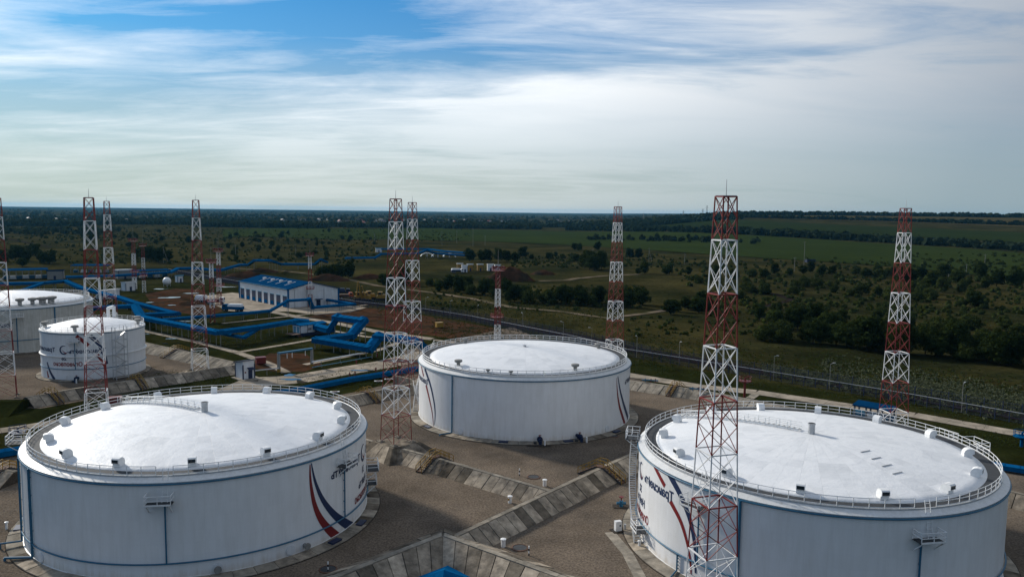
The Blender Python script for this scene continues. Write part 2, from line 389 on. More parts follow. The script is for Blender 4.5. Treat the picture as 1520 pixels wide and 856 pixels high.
slab_road('footpath', [(-40, 645), (40, 634), (110, 622)], 4, 5)
strip('footpath', [(905, 790), (932, 822), (962, 880)], 1.5, 'concrete')
strip('dirt_track', [(500, 411), (560, 424), (640, 434), (700, 443), (760, 456), (830, 462), (900, 472), (960, 465), (1000, 458)], 4.0, 'dirt_track')
strip('dirt_track', [(330, 397), (420, 402), (500, 411)], 3.5, 'dirt_track')
strip('dirt_track', [(860, 413), (900, 409), (950, 407)], 5, 'dirt_track')
strip('dirt_track', [(800, 417), (840, 416), (862, 412)], 6, 'dirt_track')
strip('dirt_track', [(1100, 430), (1150, 436), (1175, 445), (1135, 455)], 4, 'ploughed')
strip('dirt_track', [(0, 352), (40, 360), (75, 367)], 5, 'ploughed')
strip('ploughed_strip', [(250, 400), (330, 414), (527, 448), (632, 459), (700, 471), (858, 500), (930, 517), (1112, 548), (1264, 573), (1357, 589), (1520, 619), (1640, 642)], 8.0, 'ploughed')
def blob(pix_c, rx, ry, n=18, jag=.3):
    c = G(*pix_c); out = []
    for i in range(n):
        a = 2*PI*i/n; k = 1 + random.uniform(-jag, jag); out.append((c.x + rx*k*math.cos(a), c.y + ry*k*math.sin(a)))
    return out
for c, rx, ry in (((258, 441.5), 4.0, 3.5), ((241, 442), 2, 1.6), ((283, 435.5), 3.6, 1.6), ((222, 449), 1.6, 1.6), ((338, 426), 4.6, 2.4), ((255, 453), 1.8, 1.3),
                  ((275, 477), 2.4, 1.0), ((238, 429), 3.6, 2.2), ((430, 557), 1.2, 1.6), ((432, 563.5), 2.6, 1.0), ((540, 550), 3.2, .9), ((614, 565), 2.4, 1.0), ((255, 503), 2.0, .8), ((216, 496), 1.5, .7), ((245, 510), 1.1, .6)):
    sheet('puddle', blob(c, rx, ry), 'puddle', world=True)
for c in ((850, 652), (800, 662)):
    sheet('oil_stain', blob(c, 2.2, .8), 'dark_edge', world=True)

# ---- soil heaps
def heap(pix, rx, ry, h, label):
    c = G(*pix); mb = MB(); n, m = 22, 7; vs = []
    for j in range(m):
        for i in range(n):
            a = 2*PI*i/n; t = j/(m-1); k = (1-t)*(1 + random.uniform(-.14, .14))
            vs.append((rx*k*math.cos(a), ry*k*math.sin(a), h*(1-(1-t)**1.6)*(1 + random.uniform(-.08, .08)) if j else -.1))
    fs = [(j*n+i, j*n+(i+1) % n, (j+1)*n+(i+1) % n, (j+1)*n+i) for j in range(m-1) for i in range(n)]
    mb.add(vs, fs); return tag(mb.build('soil_heap', MAT['soil'], None, True, (c.x, c.y, 0)), label, 'soil heap')
heap((757, 416), 16, 8, 8.5, 'tall dark brown soil heap beside the white excavation sheds')
heap((806, 407), 9, 5, 3, 'low dark soil heap past the end of the tall one')
heap((367, 412), 16, 6, 4, 'long low soil heap behind the blue-roofed garage by its far corner')
heap((486, 416), 14, 6, 4, 'soil heap behind the garage near the yellow machines')
heap((388, 404), 12, 5, 3, 'soil heap rising behind the garage roof ridge')
heap((550, 413), 11, 5, 3, 'soil heap beside the dirt track beyond the lattice tower pair')
heap((280, 452), 6, 4, 1.6, 'small muddy heap between puddles near the parked trucks')

# ================================================================== far vegetation
def blob_crowns(pts, rad, seed, squash=.8, nt=26):
    """many ragged crowns in one mesh: each a cluster of small random leaf-clump faces"""
    r = np.random.default_rng(seed); P = np.array(pts, float); Rd = np.array(rad, float); n = len(P)
    d = r.normal(size=(n, nt, 3)); d /= np.linalg.norm(d, axis=2, keepdims=True); d[..., 2] = np.abs(d[..., 2])*1.15 - .15
    k = r.uniform(.55, 1.08, (n, nt, 1)); c = P[:, None, :] + d*k*Rd[:, None, None]*np.array([1, 1, squash*1.5])
    s = Rd[:, None, None]*r.uniform(.30, .62, (n, nt, 1))
    t = np.cross(d, r.normal(size=(n, nt, 3))); t /= np.linalg.norm(t, axis=2, keepdims=True) + 1e-9
    b = np.cross(d + .5*r.normal(size=(n, nt, 3)), t); b /= np.linalg.norm(b, axis=2, keepdims=True) + 1e-9
    V = np.stack([c - t*s - b*s*.7, c + t*s - b*s*.8, c + t*s*.8 + b*s*.7, c - t*s*.7 + b*s], 2).reshape(-1, 3)
    return V
def quads(name, V, material):
    n = len(V)//4; me = bpy.data.meshes.new(name); me.vertices.add(len(V)); me.vertices.foreach_set('co', V.astype('f').ravel())
    me.loops.add(n*4); me.loops.foreach_set('vertex_index', np.arange(n*4, dtype='i'))
    me.polygons.add(n); me.polygons.foreach_set('loop_start', np.arange(0, n*4, 4, dtype='i'))
    me.materials.append(MAT[material]); me.update(calc_edges=True); return me
def pol(az, r):
    a = math.radians(az); x, y = r*math.sin(a), r*math.cos(a); return (x, y, hgt(x, y))
def belt(az0, r0, az1, r1, n, depth, rad, jit=.6):
    p0, p1 = np.array(pol(az0, r0)[:2]), np.array(pol(az1, r1)[:2]); L = np.linalg.norm(p1-p0); nn = np.array([-(p1-p0)[1], (p1-p0)[0]])/L
    out, rr = [], []
    for i in range(n):
        t = random.random(); q = p0 + (p1-p0)*t + nn*random.uniform(-depth, depth)
        k = rad*random.uniform(1-jit, 1+jit*.5); out.append((q[0], q[1], hgt(q[0], q[1]) + k*.5)); rr.append(k)
    return out, rr
def woods(name, belts, seed, label, material='leaf_far', nt=22):
    P, R = [], []
    for b in belts:
        p, r = belt(*b); P += p; R += r
    return tag(mk(name, quads(name, blob_crowns(P, R, seed, .75, nt), material)), label, 'woodland', kind='stuff')
# az: photo column -> degrees; rows further out lie higher in the picture
A = lambda u: math.degrees(math.atan((u-760)/F))
ridge = [(A(1060), 2650, A(1240), 2950, 420, 25, 7), (A(1240), 2950, A(1560), 3000, 700, 25, 7), (A(830), 2300, A(1075), 2550, 420, 70, 7), (A(905), 1950, A(1080), 2250, 300, 45, 6.5)]
woods('ridge_woodland', ridge, 1, 'dark tree line along the far ridge beyond the tan field')
hedges = [(A(850), 1900, A(1080), 1480, 320, 40, 5), (A(1080), 1480, A(1240), 1330, 300, 35, 5), (A(1240), 1330, A(1570), 1150, 420, 30, 4.5), (A(1090), 2400, A(1300), 2250, 260, 22, 5), (A(1300), 2250, A(1570), 2050, 300, 22, 5),
          (A(880), 1250, A(1130), 1130, 60, 30, 4)]
woods('hedgerow_belt', hedges, 2, 'dark bushy hedgerows dividing the fields on the slope')
lw = [(A(-60), 2100, A(150), 2000, 420, 150, 6.5), (A(150), 2250, A(420), 2100, 460, 120, 6.5), (A(300), 1950, A(480), 1850, 420, 60, 7), (A(480), 2000, A(800), 1980, 500, 60, 6.5), (A(620), 2300, A(900), 2250, 380, 90, 6.5),
      (A(-80), 3000, A(400), 2900, 420, 250, 6), (A(350), 3000, A(900), 3100, 360, 250, 6), (A(-80), 4500, A(500), 4300, 380, 500, 6), (A(400), 4600, A(950), 4500, 340, 500, 6),
      (A(-100), 7000, A(950), 6800, 420, 1200, 6), (A(-100), 1500, A(170), 1450, 160, 120, 4.5)]
woods('plain_woodland', lw, 3, 'distant woods and shelter belts spread over the hazy plain', nt=16)

# ---- trees and shrubs that can be told apart
def crown_mesh(name, seed, h, wd, nclump, nleaf, leaf, material):
    r = np.random.default_rng(seed); C = []
    for i in range(nclump):
        a = r.uniform(0, 2*PI); t = r.uniform(.12, 1); rr = wd/2*math.sqrt(r.uniform(0, 1))*(1 - .55*abs(t-.45)/.55)
        C.append((rr*math.cos(a), rr*math.sin(a), h*(.10 + .82*t), r.uniform(.14, .30)*wd))
    C = np.array(C); i = r.integers(0, nclump, nleaf); d = r.normal(size=(nleaf, 3)); d /= np.linalg.norm(d, axis=1, keepdims=True)
    k = r.uniform(.4, 1.12, (nleaf, 1))**.6; c = C[i, :3] + d*k*C[i, 3:4]*np.array([1, 1, .85]); c[:, 2] = np.maximum(c[:, 2], h*.03)
    s = leaf*r.uniform(.5, 1.2, (nleaf, 1)); t = np.cross(d, r.normal(size=(nleaf, 3))); t /= np.linalg.norm(t, axis=1, keepdims=True)
    b = np.cross(d + .6*r.normal(size=(nleaf, 3)), t); b /= np.linalg.norm(b, axis=1, keepdims=True)
    V = np.stack([c-t*s-b*s*.6, c+t*s-b*s*.7, c+t*s*.8+b*s*.6, c-t*s*.6+b*s], 1).reshape(-1, 3)
    return quads(name, V, material)
def trunk_mesh(h, r, seed):
    rd = random.Random(seed); mb = MB(); mb.tube((0, 0, -.3), (0, 0, h*.45), r, 7, r*.7)
    for k in range(5):
        a = rd.uniform(0, 2*PI); z = h*rd.uniform(.2, .42); e = h*rd.uniform(.22, .36)
        mb.tube((0, 0, z), (e*math.cos(a), e*math.sin(a), z + h*.33), r*.5, 5, r*.15)
    return mb.mesh('trunk', MAT['bark'])
PROTO = []
for k, (h, wd, nc, nl, lf, mt) in enumerate([(6.5, 6.0, 26, 2600, .26, 'leaf_dark'), (5.0, 6.5, 24, 2400, .25, 'leaf_mid'), (8.0, 6.0, 30, 3000, .28, 'leaf_dark'), (4.0, 5.2, 18, 1700, .24, 'leaf_mid'),
                                              (9.0, 7.5, 34, 3400, .30, 'leaf_dark'), (3.0, 3.4, 12, 900, .20, 'leaf_mid'), (5.5, 5.0, 22, 2000, .24, 'leaf_mid'), (3.2, 4.0, 14, 1000, .20, 'leaf_silver')]):
    PROTO.append((crown_mesh('crown', 40+k, h, wd, nc, nl, lf, mt), trunk_mesh(h, .10 + h*.012, k), h))
def plant(x, y, kind, s, name, label, cat, group):
    cm, tm, h = PROTO[kind]
    o = thing(name, label, cat, (x, y, hgt(x, y) - .1), random.uniform(0, 6.28), group); o.scale = (s*random.uniform(.85, 1.2), s*random.uniform(.85, 1.2), s*random.uniform(.85, 1.15))
    mk('crown', cm, o); mk('trunk', tm, o); return o
def grow(pix, kinds, s0, s1, *lab):
    for u, v in pix:
        p = GT(u, v)
        if p: plant(p.x, p.y, random.choice(kinds), random.uniform(s0, s1), *lab)
def along(pts, n, ju, jv):
    out = []
    for i in range(n):
        t = (i + random.random())/n*(len(pts)-1); k = min(int(t), len(pts)-2); f = t-k
        out.append((pts[k][0]+(pts[k+1][0]-pts[k][0])*f + random.uniform(-ju, ju), pts[k][1]+(pts[k+1][1]-pts[k][1])*f + random.uniform(-jv, jv)))
    return out
# thicket behind the perimeter fence, under and beside the far lattice tower
grow(along([(1130, 503), (1240, 512), (1330, 523), (1420, 532), (1520, 545)], 26, 8, 4), [0, 1, 2, 4], .9, 1.25, 'thicket_tree', 'bushy dark tree in the thick grove behind the ploughed strip', 'tree', 'trees of the grove behind the fence')
grow(along([(1150, 488), (1260, 496), (1380, 506), (1530, 520)], 24, 10, 5), [0, 1, 2, 4, 6], .8, 1.2, 'thicket_tree', 'bushy dark tree in the thick grove behind the ploughed strip', 'tree', 'trees of the grove behind the fence')
grow(along([(1100, 470), (1200, 477), (1330, 487), (1440, 487), (1530, 494)], 18, 12, 5), [0, 1, 3, 6], .7, 1.05, 'thicket_tree', 'bushy dark tree in the thick grove behind the ploughed strip', 'tree', 'trees of the grove behind the fence')
# shrub belts on the meadow
grow(along([(985, 466), (1030, 462), (1060, 457), (1040, 448)], 12, 12, 4), [0, 1, 6], .8, 1.15, 'meadow_shrub', 'round dark shrub in the clump at the end of the dirt track', 'shrub', 'shrubs at the track end')
grow(along([(752, 446), (800, 447), (850, 450), (905, 455), (965, 455)], 24, 8, 4), [0, 1, 2, 6], .9, 1.25, 'track_tree', 'dark leafy tree in the row beside the dirt track', 'tree', 'trees beside the dirt track')
grow(along([(642, 428), (690, 433), (745, 438)], 14, 8, 5), [0, 1, 2], .85, 1.2, 'track_tree', 'dark leafy tree in the row beside the dirt track', 'tree', 'trees beside the dirt track')
grow(along([(1100, 440), (1160, 432), (1230, 430), (1290, 436), (1380, 446), (1480, 455)], 26, 16, 8), [0, 1, 3, 6], .8, 1.2, 'meadow_shrub', 'low shrub dotted over the meadow beyond the grove', 'shrub', 'shrubs on the far meadow')
grow(along([(945, 405), (1000, 412), (1060, 416), (1120, 410), (1200, 408), (1290, 412), (1330, 415)], 26, 12, 5), [0, 1, 2], .8, 1.2, 'belt_tree', 'dark tree in the uneven belt below the big green field', 'tree', 'trees of the belt below the field')
grow(along([(1340, 420), (1400, 425), (1460, 420), (1530, 425)], 20, 14, 14), [0, 1, 2, 6], 1.0, 1.5, 'belt_tree', 'dark tree in the uneven belt below the big green field', 'tree', 'trees of the belt below the field')
grow([(740, 388), (752, 389), (764, 388), (776, 383), (715, 388), (724, 389), (697, 388), (893, 400), (875, 400), (868, 398), (882, 402)], [2, 4], 1.1, 1.5, 'round_tree', 'dark round tree standing beside the valve yard pipes', 'tree', 'trees beside the valve yard')
grow(along([(790, 383), (830, 386), (870, 388), (900, 386)], 12, 10, 3), [0, 1, 3], .8, 1.2, 'edge_shrub', 'shrub on the rough strip along the crop field', 'shrub', 'shrubs along the crop field')
grow([(853, 371), (887, 372), (860, 373), (935, 384), (948, 384), (975, 354), (986, 356), (1022, 355)], [2, 0], .9, 1.3, 'field_tree', 'lone dark tree standing in or along the crop field', 'tree', 'lone trees by the field')
grow(along([(475, 412), (500, 414), (520, 411)], 7, 5, 2), [2, 0], .9, 1.3, 'round_tree', 'dark round tree behind the garage by the soil heaps', 'tree', 'trees behind the garage')
grow(along([(565, 420), (590, 424), (600, 418)], 6, 5, 4), [2, 0], 1.0, 1.3, 'round_tree', 'dark round tree behind the pair of lattice towers', 'tree', 'trees behind the tower pair')
grow([(215, 385), (230, 388), (240, 386), (250, 387), (222, 388), (236, 390), (205, 384)], [4, 2], 1.0, 1.3, 'grove_tree', 'dense dark tree in the small grove beyond the slim masts', 'tree', 'trees of the small grove')
grow(along([(0, 388), (30, 384), (55, 382), (90, 389), (40, 395)], 16, 10, 4), [0, 2, 4], .8, 1.2, 'slope_tree', 'dark tree in the clumps beyond the pump station roofs', 'tree', 'trees beyond the pump station')
grow([(random.uniform(60, 560), random.uniform(343, 372)) for _ in range(70)], [0, 1, 3, 6, 2], .5, 1.1, 'scrub_bush', 'scattered dark bush on the wide scrubland', 'bush', 'bushes over the scrubland')
grow([(random.uniform(330, 560), random.uniform(372, 392)) for _ in range(16)], [1, 3, 6], .6, 1.1, 'scrub_bush', 'scattered dark bush on the wide scrubland', 'bush', 'bushes over the scrubland')
# remaining scrub too thick to count
def scatter_px(n, u0, u1, v0, v1, r0, r1):
    P, R = [], []
    for _ in range(n):
        p = GT(random.uniform(u0, u1), random.uniform(v0, v1))
        if p: k = random.uniform(r0, r1); P.append((p.x, p.y, p.z + k*.3)); R.append(k)
    return P, R
P, R = [], []
for a in ((900, -20, 700, 334, 358, .6, 1.9), (700, -20, 560, 352, 392, .4, 1.4), (260, 760, 1000, 378, 398, .5, 1.6), (420, 1000, 1540, 385, 425, .6, 1.9), (420, 1050, 1540, 425, 470, .5, 1.5), (160, 1330, 1560, 375, 420, 1.0, 2.6), (300, 640, 960, 425, 462, .3, .9), (260, 930, 1500, 470, 500, .3, .9)):
    p, r = scatter_px(*a); P += p; R += r
tag(mk('scrub', quads('scrub', blob_crowns(P, R, 9, .7, 34), 'leaf_mid')), 'low scrub scattered thickly over the open country', 'scrub', kind='stuff')
def tufts(name, n, areas, seed, material, label, h=(.35, .9), wk=.3):
    r = random.Random(seed); V = []
    for _ in range(n):
        u0, u1, v0, v1, sl = r.choice(areas); u = r.uniform(u0, u1); v = (v0+v1)/2 + max(-1, min(1, r.gauss(0, .42)))*(v1-v0)*.8 + (u-u0)*sl; p = G(u, v)
        for _k in range(5):
            a = r.uniform(0, 2*PI); q = r.uniform(0, .5); c = p + Vector((q*math.cos(a), q*math.sin(a), 0)); hh = r.uniform(*h); b = r.uniform(0, 2*PI); wd = hh*wk
            t = Vector((math.cos(b), math.sin(b), 0))*wd; l = Vector((r.uniform(-.3, .3), r.uniform(-.3, .3), 0))
            V += [c - t*.6, c + t*.6, c + t + l + Vector((0, 0, hh)), c - t + l + Vector((0, 0, hh*.9))]
    return tag(mk(name, quads(name, np.array([tuple(x) for x in V]), material)), label, 'grass', kind='stuff')
tufts('meadow_grass', 8000, [(640, 1000, 468, 504, .13), (930, 1520, 486, 520, .165), (1200, 1520, 515, 550, .18), (560, 900, 436, 466, .05), (1080, 1520, 436, 484, .06)], 4, 'leaf_mid', 'rough green meadow grass beyond the perimeter fence', (.12, .42), .35)
tufts('wormwood', 3000, [(1220, 1520, 532, 566, .19), (1340, 1520, 556, 584, .15), (1130, 1350, 540, 556, .16)], 5, 'leaf_silver', 'pale silvery weeds growing along the outside of the fence', (.2, .6), .35)
tufts('verge_grass', 6000, [(930, 1520, 526, 542, .165), (200, 340, 555, 582, -.08), (440, 600, 560, 582, -.12), (330, 480, 488, 522, -.05), (210, 330, 468, 494, .2), (1100, 1520, 588, 602, .15), (690, 900, 806, 814, -.475), (655, 790, 700, 704, .30)], 6, 'leaf_mid', 'short patchy grass and weeds on the verges and dike feet', (.08, .24), .35)

# ---- village on the plain
def house_mesh(kind):
    wl, rf = MB(), MB(); L, W, h = ((11, 8, 3.6), (9, 9, 4.4), (14, 8, 3.8))[kind]
    wl.box((-L/2, -W/2, -.3), (L/2, W/2, h)); wl.add([(-L/2, -W/2, h), (-L/2, W/2, h), (-L/2, 0, h+2.6), (L/2, -W/2, h), (L/2, W/2, h), (L/2, 0, h+2.6)], [(0, 2, 1), (3, 4, 5)])
    e = .5; rf.add([(-L/2-e, -W/2-e, h-.3), (L/2+e, -W/2-e, h-.3), (L/2+e, 0, h+2.9), (-L/2-e, 0, h+2.9), (-L/2-e, W/2+e, h-.3), (L/2+e, W/2+e, h-.3),
                 (-L/2-e, -W/2-e, h-.5), (L/2+e, -W/2-e, h-.5), (L/2+e, 0, h+2.7), (-L/2-e, 0, h+2.7), (-L/2-e, W/2+e, h-.5), (L/2+e, W/2+e, h-.5)],
                [(0, 1, 2, 3), (3, 2, 5, 4), (6, 9, 8, 7), (9, 10, 11, 8), (0, 6, 7, 1), (4, 5, 11, 10), (0, 3, 9, 6), (3, 4, 10, 9), (1, 7, 8, 2), (2, 8, 11, 5)])
    rf.box((L*.2, -.4, h+1.5), (L*.2+.8, .4, h+4))
    return wl, rf
HM = [[(b.mesh('wall', MAT['house_wall'])) for b in [house_mesh(k)[0]]] + [house_mesh(k)[1].mesh('roof', MAT['house_roof']), house_mesh(k)[1].mesh('roof', MAT['house_red'])] for k in range(3)]
for i in range(64):
    u = random.choice((random.uniform(440, 700), random.uniform(690, 900), random.uniform(20, 440))) if i > 8 else random.uniform(455, 600)
    v = random.uniform(326.5, 332.5) + (u-600)*.004; p = GT(u, v)
    if p is None: continue
    hm = HM[i % 3]; red = i % 6 == 0
    o = thing('village_house', 'small village house with a red roof among the trees of the plain' if red else 'small pale village house with a grey roof among the trees of the plain', 'house', (p.x, p.y, p.z), random.uniform(-1.2, 1.2), 'red-roofed village houses' if red else 'grey-roofed village houses')
    o.scale = (1.15,)*3
    mk('wall', hm[0], o); mk('roof', hm[2] if red else hm[1], o)

# ================================================================== storage tanks
def CY(T, u, v):               # bearing and height on a tank's wall seen at a photo pixel
    cx, cy, R = T; d = ray(u, v); a = d[0]**2+d[1]**2; b = -(d[0]*cx+d[1]*cy); c = cx*cx+cy*cy-R*R
    D = b*b-a*c; t = (-b-math.sqrt(max(D, 0)))/a
    return math.atan2(d[1]*t-cy, d[0]*t-cx), CAMH + d[2]*t
def pc(r, t, z): return Vector((r*math.cos(t), r*math.sin(t), z))
FONT_CACHE = {}
def text_geo(txt, size, bold=.03):
    key = (txt, size)
    if key in FONT_CACHE: return FONT_CACHE[key]
    cu = bpy.data.curves.new('lettering', 'FONT'); cu.body = txt; cu.size = size; cu.align_x = 'CENTER'; cu.resolution_u = 3; cu.offset = bold*size
    o = bpy.data.objects.new('lettering', cu); COL.objects.link(o); bpy.context.view_layer.update()
    me = bpy.data.meshes.new_from_object(o.evaluated_get(bpy.context.evaluated_depsgraph_get()))
    vs = [tuple(v.co) for v in me.vertices]; fs = [tuple(p.vertices) for p in me.polygons]
    bpy.data.objects.remove(o); bpy.data.curves.remove(cu); bpy.data.meshes.remove(me)
    FONT_CACHE[key] = (vs, fs); return vs, fs
def lettering(parent, R, t0, z0, txt, size, material, width=None):
    """mirrored lettering wrapped round the wall, centred on bearing t0 with its baseline at z0"""
    vs, fs = text_geo(txt, size); mb = MB(); x0 = min(v[0] for v in vs); x1 = max(v[0] for v in vs); k = 1 if width is None else width/(x1-x0)
    mb.add([pc(R+.03, t0 - v[0]*k/R, z0 + v[1]) for v in vs], fs)
    return mb.build('lettering', MAT[material], parent)
def ribbon(parent, R, pts, w0, w1, material, name):
    """painted stripe on the wall through (bearing, height) points, tapering from w0 to w1"""
    mb = MB(); n = len(pts); P = []
    fine = []
    for i in range(n-1):
        p0 = pts[max(i-1, 0)]; p1 = pts[i]; p2 = pts[i+1]; p3 = pts[min(i+2, n-1)]
        for k in range(6):
            t = k/6; fine.append(tuple(.5*((2*p1[j]) + (-p0[j]+p2[j])*t + (2*p0[j]-5*p1[j]+4*p2[j]-p3[j])*t*t + (-p0[j]+3*p1[j]-3*p2[j]+p3[j])*t**3) for j in (0, 1)))
    fine.append(pts[-1]); m = len(fine)
    for i, (t, z) in enumerate(fine):
        a = fine[max(i-1, 0)]; b = fine[min(i+1, m-1)]; dx, dz = (b[0]-a[0])*R, b[1]-a[1]; L = math.hypot(dx, dz) or 1
        wd = (w0 + (w1-w0)*i/(m-1))/2; nx, nz = -dz/L*wd, dx/L*wd
        for s in (-1, 1):
            zz = min(max(z + s*nz, .02), 11.75); P.append(pc(R + .022, t + s*nx/R, zz))
    mb.add(P, [(2*i, 2*i+1, 2*i+3, 2*i+2) for i in range(m-1)]); return mb.build(name, MAT[material], parent)
def emblem(parent, R, t0, z0, s):
    """round emblem: a dark blue crescent open at one side with a small red stroke"""
    mb = MB(); vs = []; n = 28
    for i in range(n+1):
        a = math.radians(60 + 285*i/n); w_ = .05 + .30*math.sin(PI*i/n)**.8
        for q in (1.0, 1.0-w_): vs.append((-q*s*math.cos(a), q*s*math.sin(a)))
    mb.add([pc(R+.032, t0 - x/R, z0 + z) for x, z in vs], [(2*i, 2*i+1, 2*i+3, 2*i+2) for i in range(n)])
    e = mb.build('emblem', MAT['letter_blue'], parent)
    mr = MB(); st = []
    for i in range(9):
        t = i/8; x = .62*s - 1.25*s*t; z = .35*s - 1.0*s*t - .25*s*math.sin(PI*t); wd = .05*s + .16*s*math.sin(PI*t)
        st += [(x-wd*.6, z-wd), (x+wd*.6, z+wd)]
    mr.add([pc(R+.042, t0 - x/R, z0 + z) for x, z in st], [(2*i, 2*i+1, 2*i+3, 2*i+2) for i in range(8)])
    mr.build('emblem_stroke', MAT['letter_red'], e); return e
def arc(r, z, t0, t1, step=.06):
    n = max(2, int(abs(t1-t0)/step)); return [pc(r, t0+(t1-t0)*i/n, z) for i in range(n+1)]
def ring_railing(parent, r, z, t0, t1, n, h=1.1, rr=.042, mt='white_paint'):
    mb = MB(); step = 2*PI/120
    mb.path(arc(r, z+h, t0, t1, step), rr, 5)
    ra = mb.build('railing', MAT[mt], parent); MB().path(arc(r, z+h*.55, t0, t1, step), rr, 5).build('mid_rail', MAT[mt], ra); MB().path(arc(r, z+.12, t0, t1, step), rr*1.1, 4).build('toe_rail', MAT[mt], ra)
    pm_ = MB().tube((0, 0, 0), (0, 0, h), rr*1.1, 5).mesh('post', MAT[mt])
    for i in range(n+1 if t1-t0 < 6.2 else n):
        t = t0+(t1-t0)*i/n; mk('post', pm_, ra, pc(r, t, z))
    return ra
# white hooded roof vent: a curved-back scoop with a dark louvred mouth, facing +x
def vent_mesh():
    mb = MB(); pr = [(-.85, 0), (-.85, .75), (-.70, 1.12), (-.38, 1.38), (0, 1.47), (.55, 1.40), (.75, 1.25), (.75, .62), (.45, .5), (.45, 0)]; n = len(pr)
    mb.add([(x, -.6, z) for x, z in pr] + [(x, .6, z) for x, z in pr], [tuple(range(n)), tuple(range(2*n-1, n-1, -1))] + [(i, n+i, n+(i+1) % n, (i+1) % n) for i in range(n)])
    me = mb.mesh('vent', MAT['white_paint']); recalc(me); return me
VENT = vent_mesh(); MOUTH = MB().box((.74, -.5, .68), (.78, .5, 1.2)).mesh('vent_mouth', MAT['glass_dark'])
def mush_mesh():
    return MB().lathe([(0, 0), (.45, 0), (.45, .8), (.85, 1.0), (1.0, 1.1), (1.0, 1.5), (.85, 1.6), (0, 1.75)], 18).mesh('mushroom_vent', MAT['pole_grey'])
MUSH = mush_mesh()
COVER = MB().tube((0, 0, 0), (.12, 0, 0), .62, 20).tube((.1, 0, 0), (.16, 0, 0), .5, 20).mesh('manhole_cover', MAT['tank_white'])
def platform(parent, R, t, z, wd=2.6, dp=1.5, mt='white_paint', ladder=True):
    """bracketed inspection platform on the wall with a railing and a short ladder to the eave"""
    e = mk('platform', MB().box((-wd/2, 0, -.08), (wd/2, dp, 0)).mesh('platform', MAT['dark_ring']), parent, pc(R+.05, t, z), t - PI/2)
    r = MB()
    for h in (.55, 1.1): r.bar((-wd/2, 0, h), (-wd/2, dp, h), .07).bar((wd/2, 0, h), (wd/2, dp, h), .07).bar((-wd/2, dp, h), (wd/2, dp, h), .07)
    r.build('railing', MAT[mt], e); MB().bar((-wd/2, dp, .05), (wd/2, dp, .05), .05, .2).build('toe_board', MAT[mt], e)
    for x, y in ((-wd/2, dp), (0, dp), (wd/2, dp), (-wd/2, .1), (wd/2, .1)): MB().bar((x, y, 0), (x, y, 1.15), .07).build('post', MAT[mt], e)
    for x in (-wd/2+.2, wd/2-.2): MB().bar((x, dp-.1, -.1), (x, .05, -1.3), .1).build('bracket', MAT[mt], e)
    if ladder:
        l = MB(); hh = 12.6 - z
        for x in (-.3, .3): l.bar((x-.5, .35, 0), (x-.5, -.55, hh+.9), .06)
        for k in range(6): q = (k+.5)/6; l.bar((-.8, .35-.9*q, (hh+.9)*q), (-.2, .35-.9*q, (hh+.9)*q), .05)
        l.build('ladder', MAT[mt], e)
    return e
def wall_pipe(parent, R, t, z0, z1, r=.13, name='downpipe', mt='pipe_blue', foot=None):
    mb = MB().tube(pc(R+.22, t, z0), pc(R+.22, t, z1), r, 8)
    for k in range(5):
        z = z0+(z1-z0)*(k+.5)/5; mb.bar(pc(R, t, z), pc(R+.25, t, z), .1)
    if foot:
        mb.tube(pc(R+.22, t, z0), pc(R+2.6, t+foot, z0-.1), r, 8).tube(pc(R+2.6, t+foot, z0-.1), pc(R+2.6, t+foot, -.2), r, 8)
    return mb.build(name, MAT[mt], parent)
def apron(parent, r0, r1, n):
    e = MB().lathe([(r0, .02), (r1+.1, .02), (r1+.1, .10), (r0, .16)], 96).build('apron', MAT['dark_edge'], parent)
    for i in range(n):
        a0, a1 = 2*PI*i/n + .35/n*.2, 2*PI*(i+1)/n - .35/n*.2; dz = random.uniform(-.03, .03)
        am = (a0+a1)/2
        p = [pc(r0, a0, .05), pc(r0, a1, .05), pc(r1, a1, .05), pc(r1, a0, .05), pc(r0, a0, .34+dz), pc(r0, a1, .34+dz), pc(r1, a1, .17+dz), pc(r1, a0, .17+dz)]
        MB().hexa(p).build('slab', MAT['slab' if random.random() < .35 else 'concrete'], e)
    return e
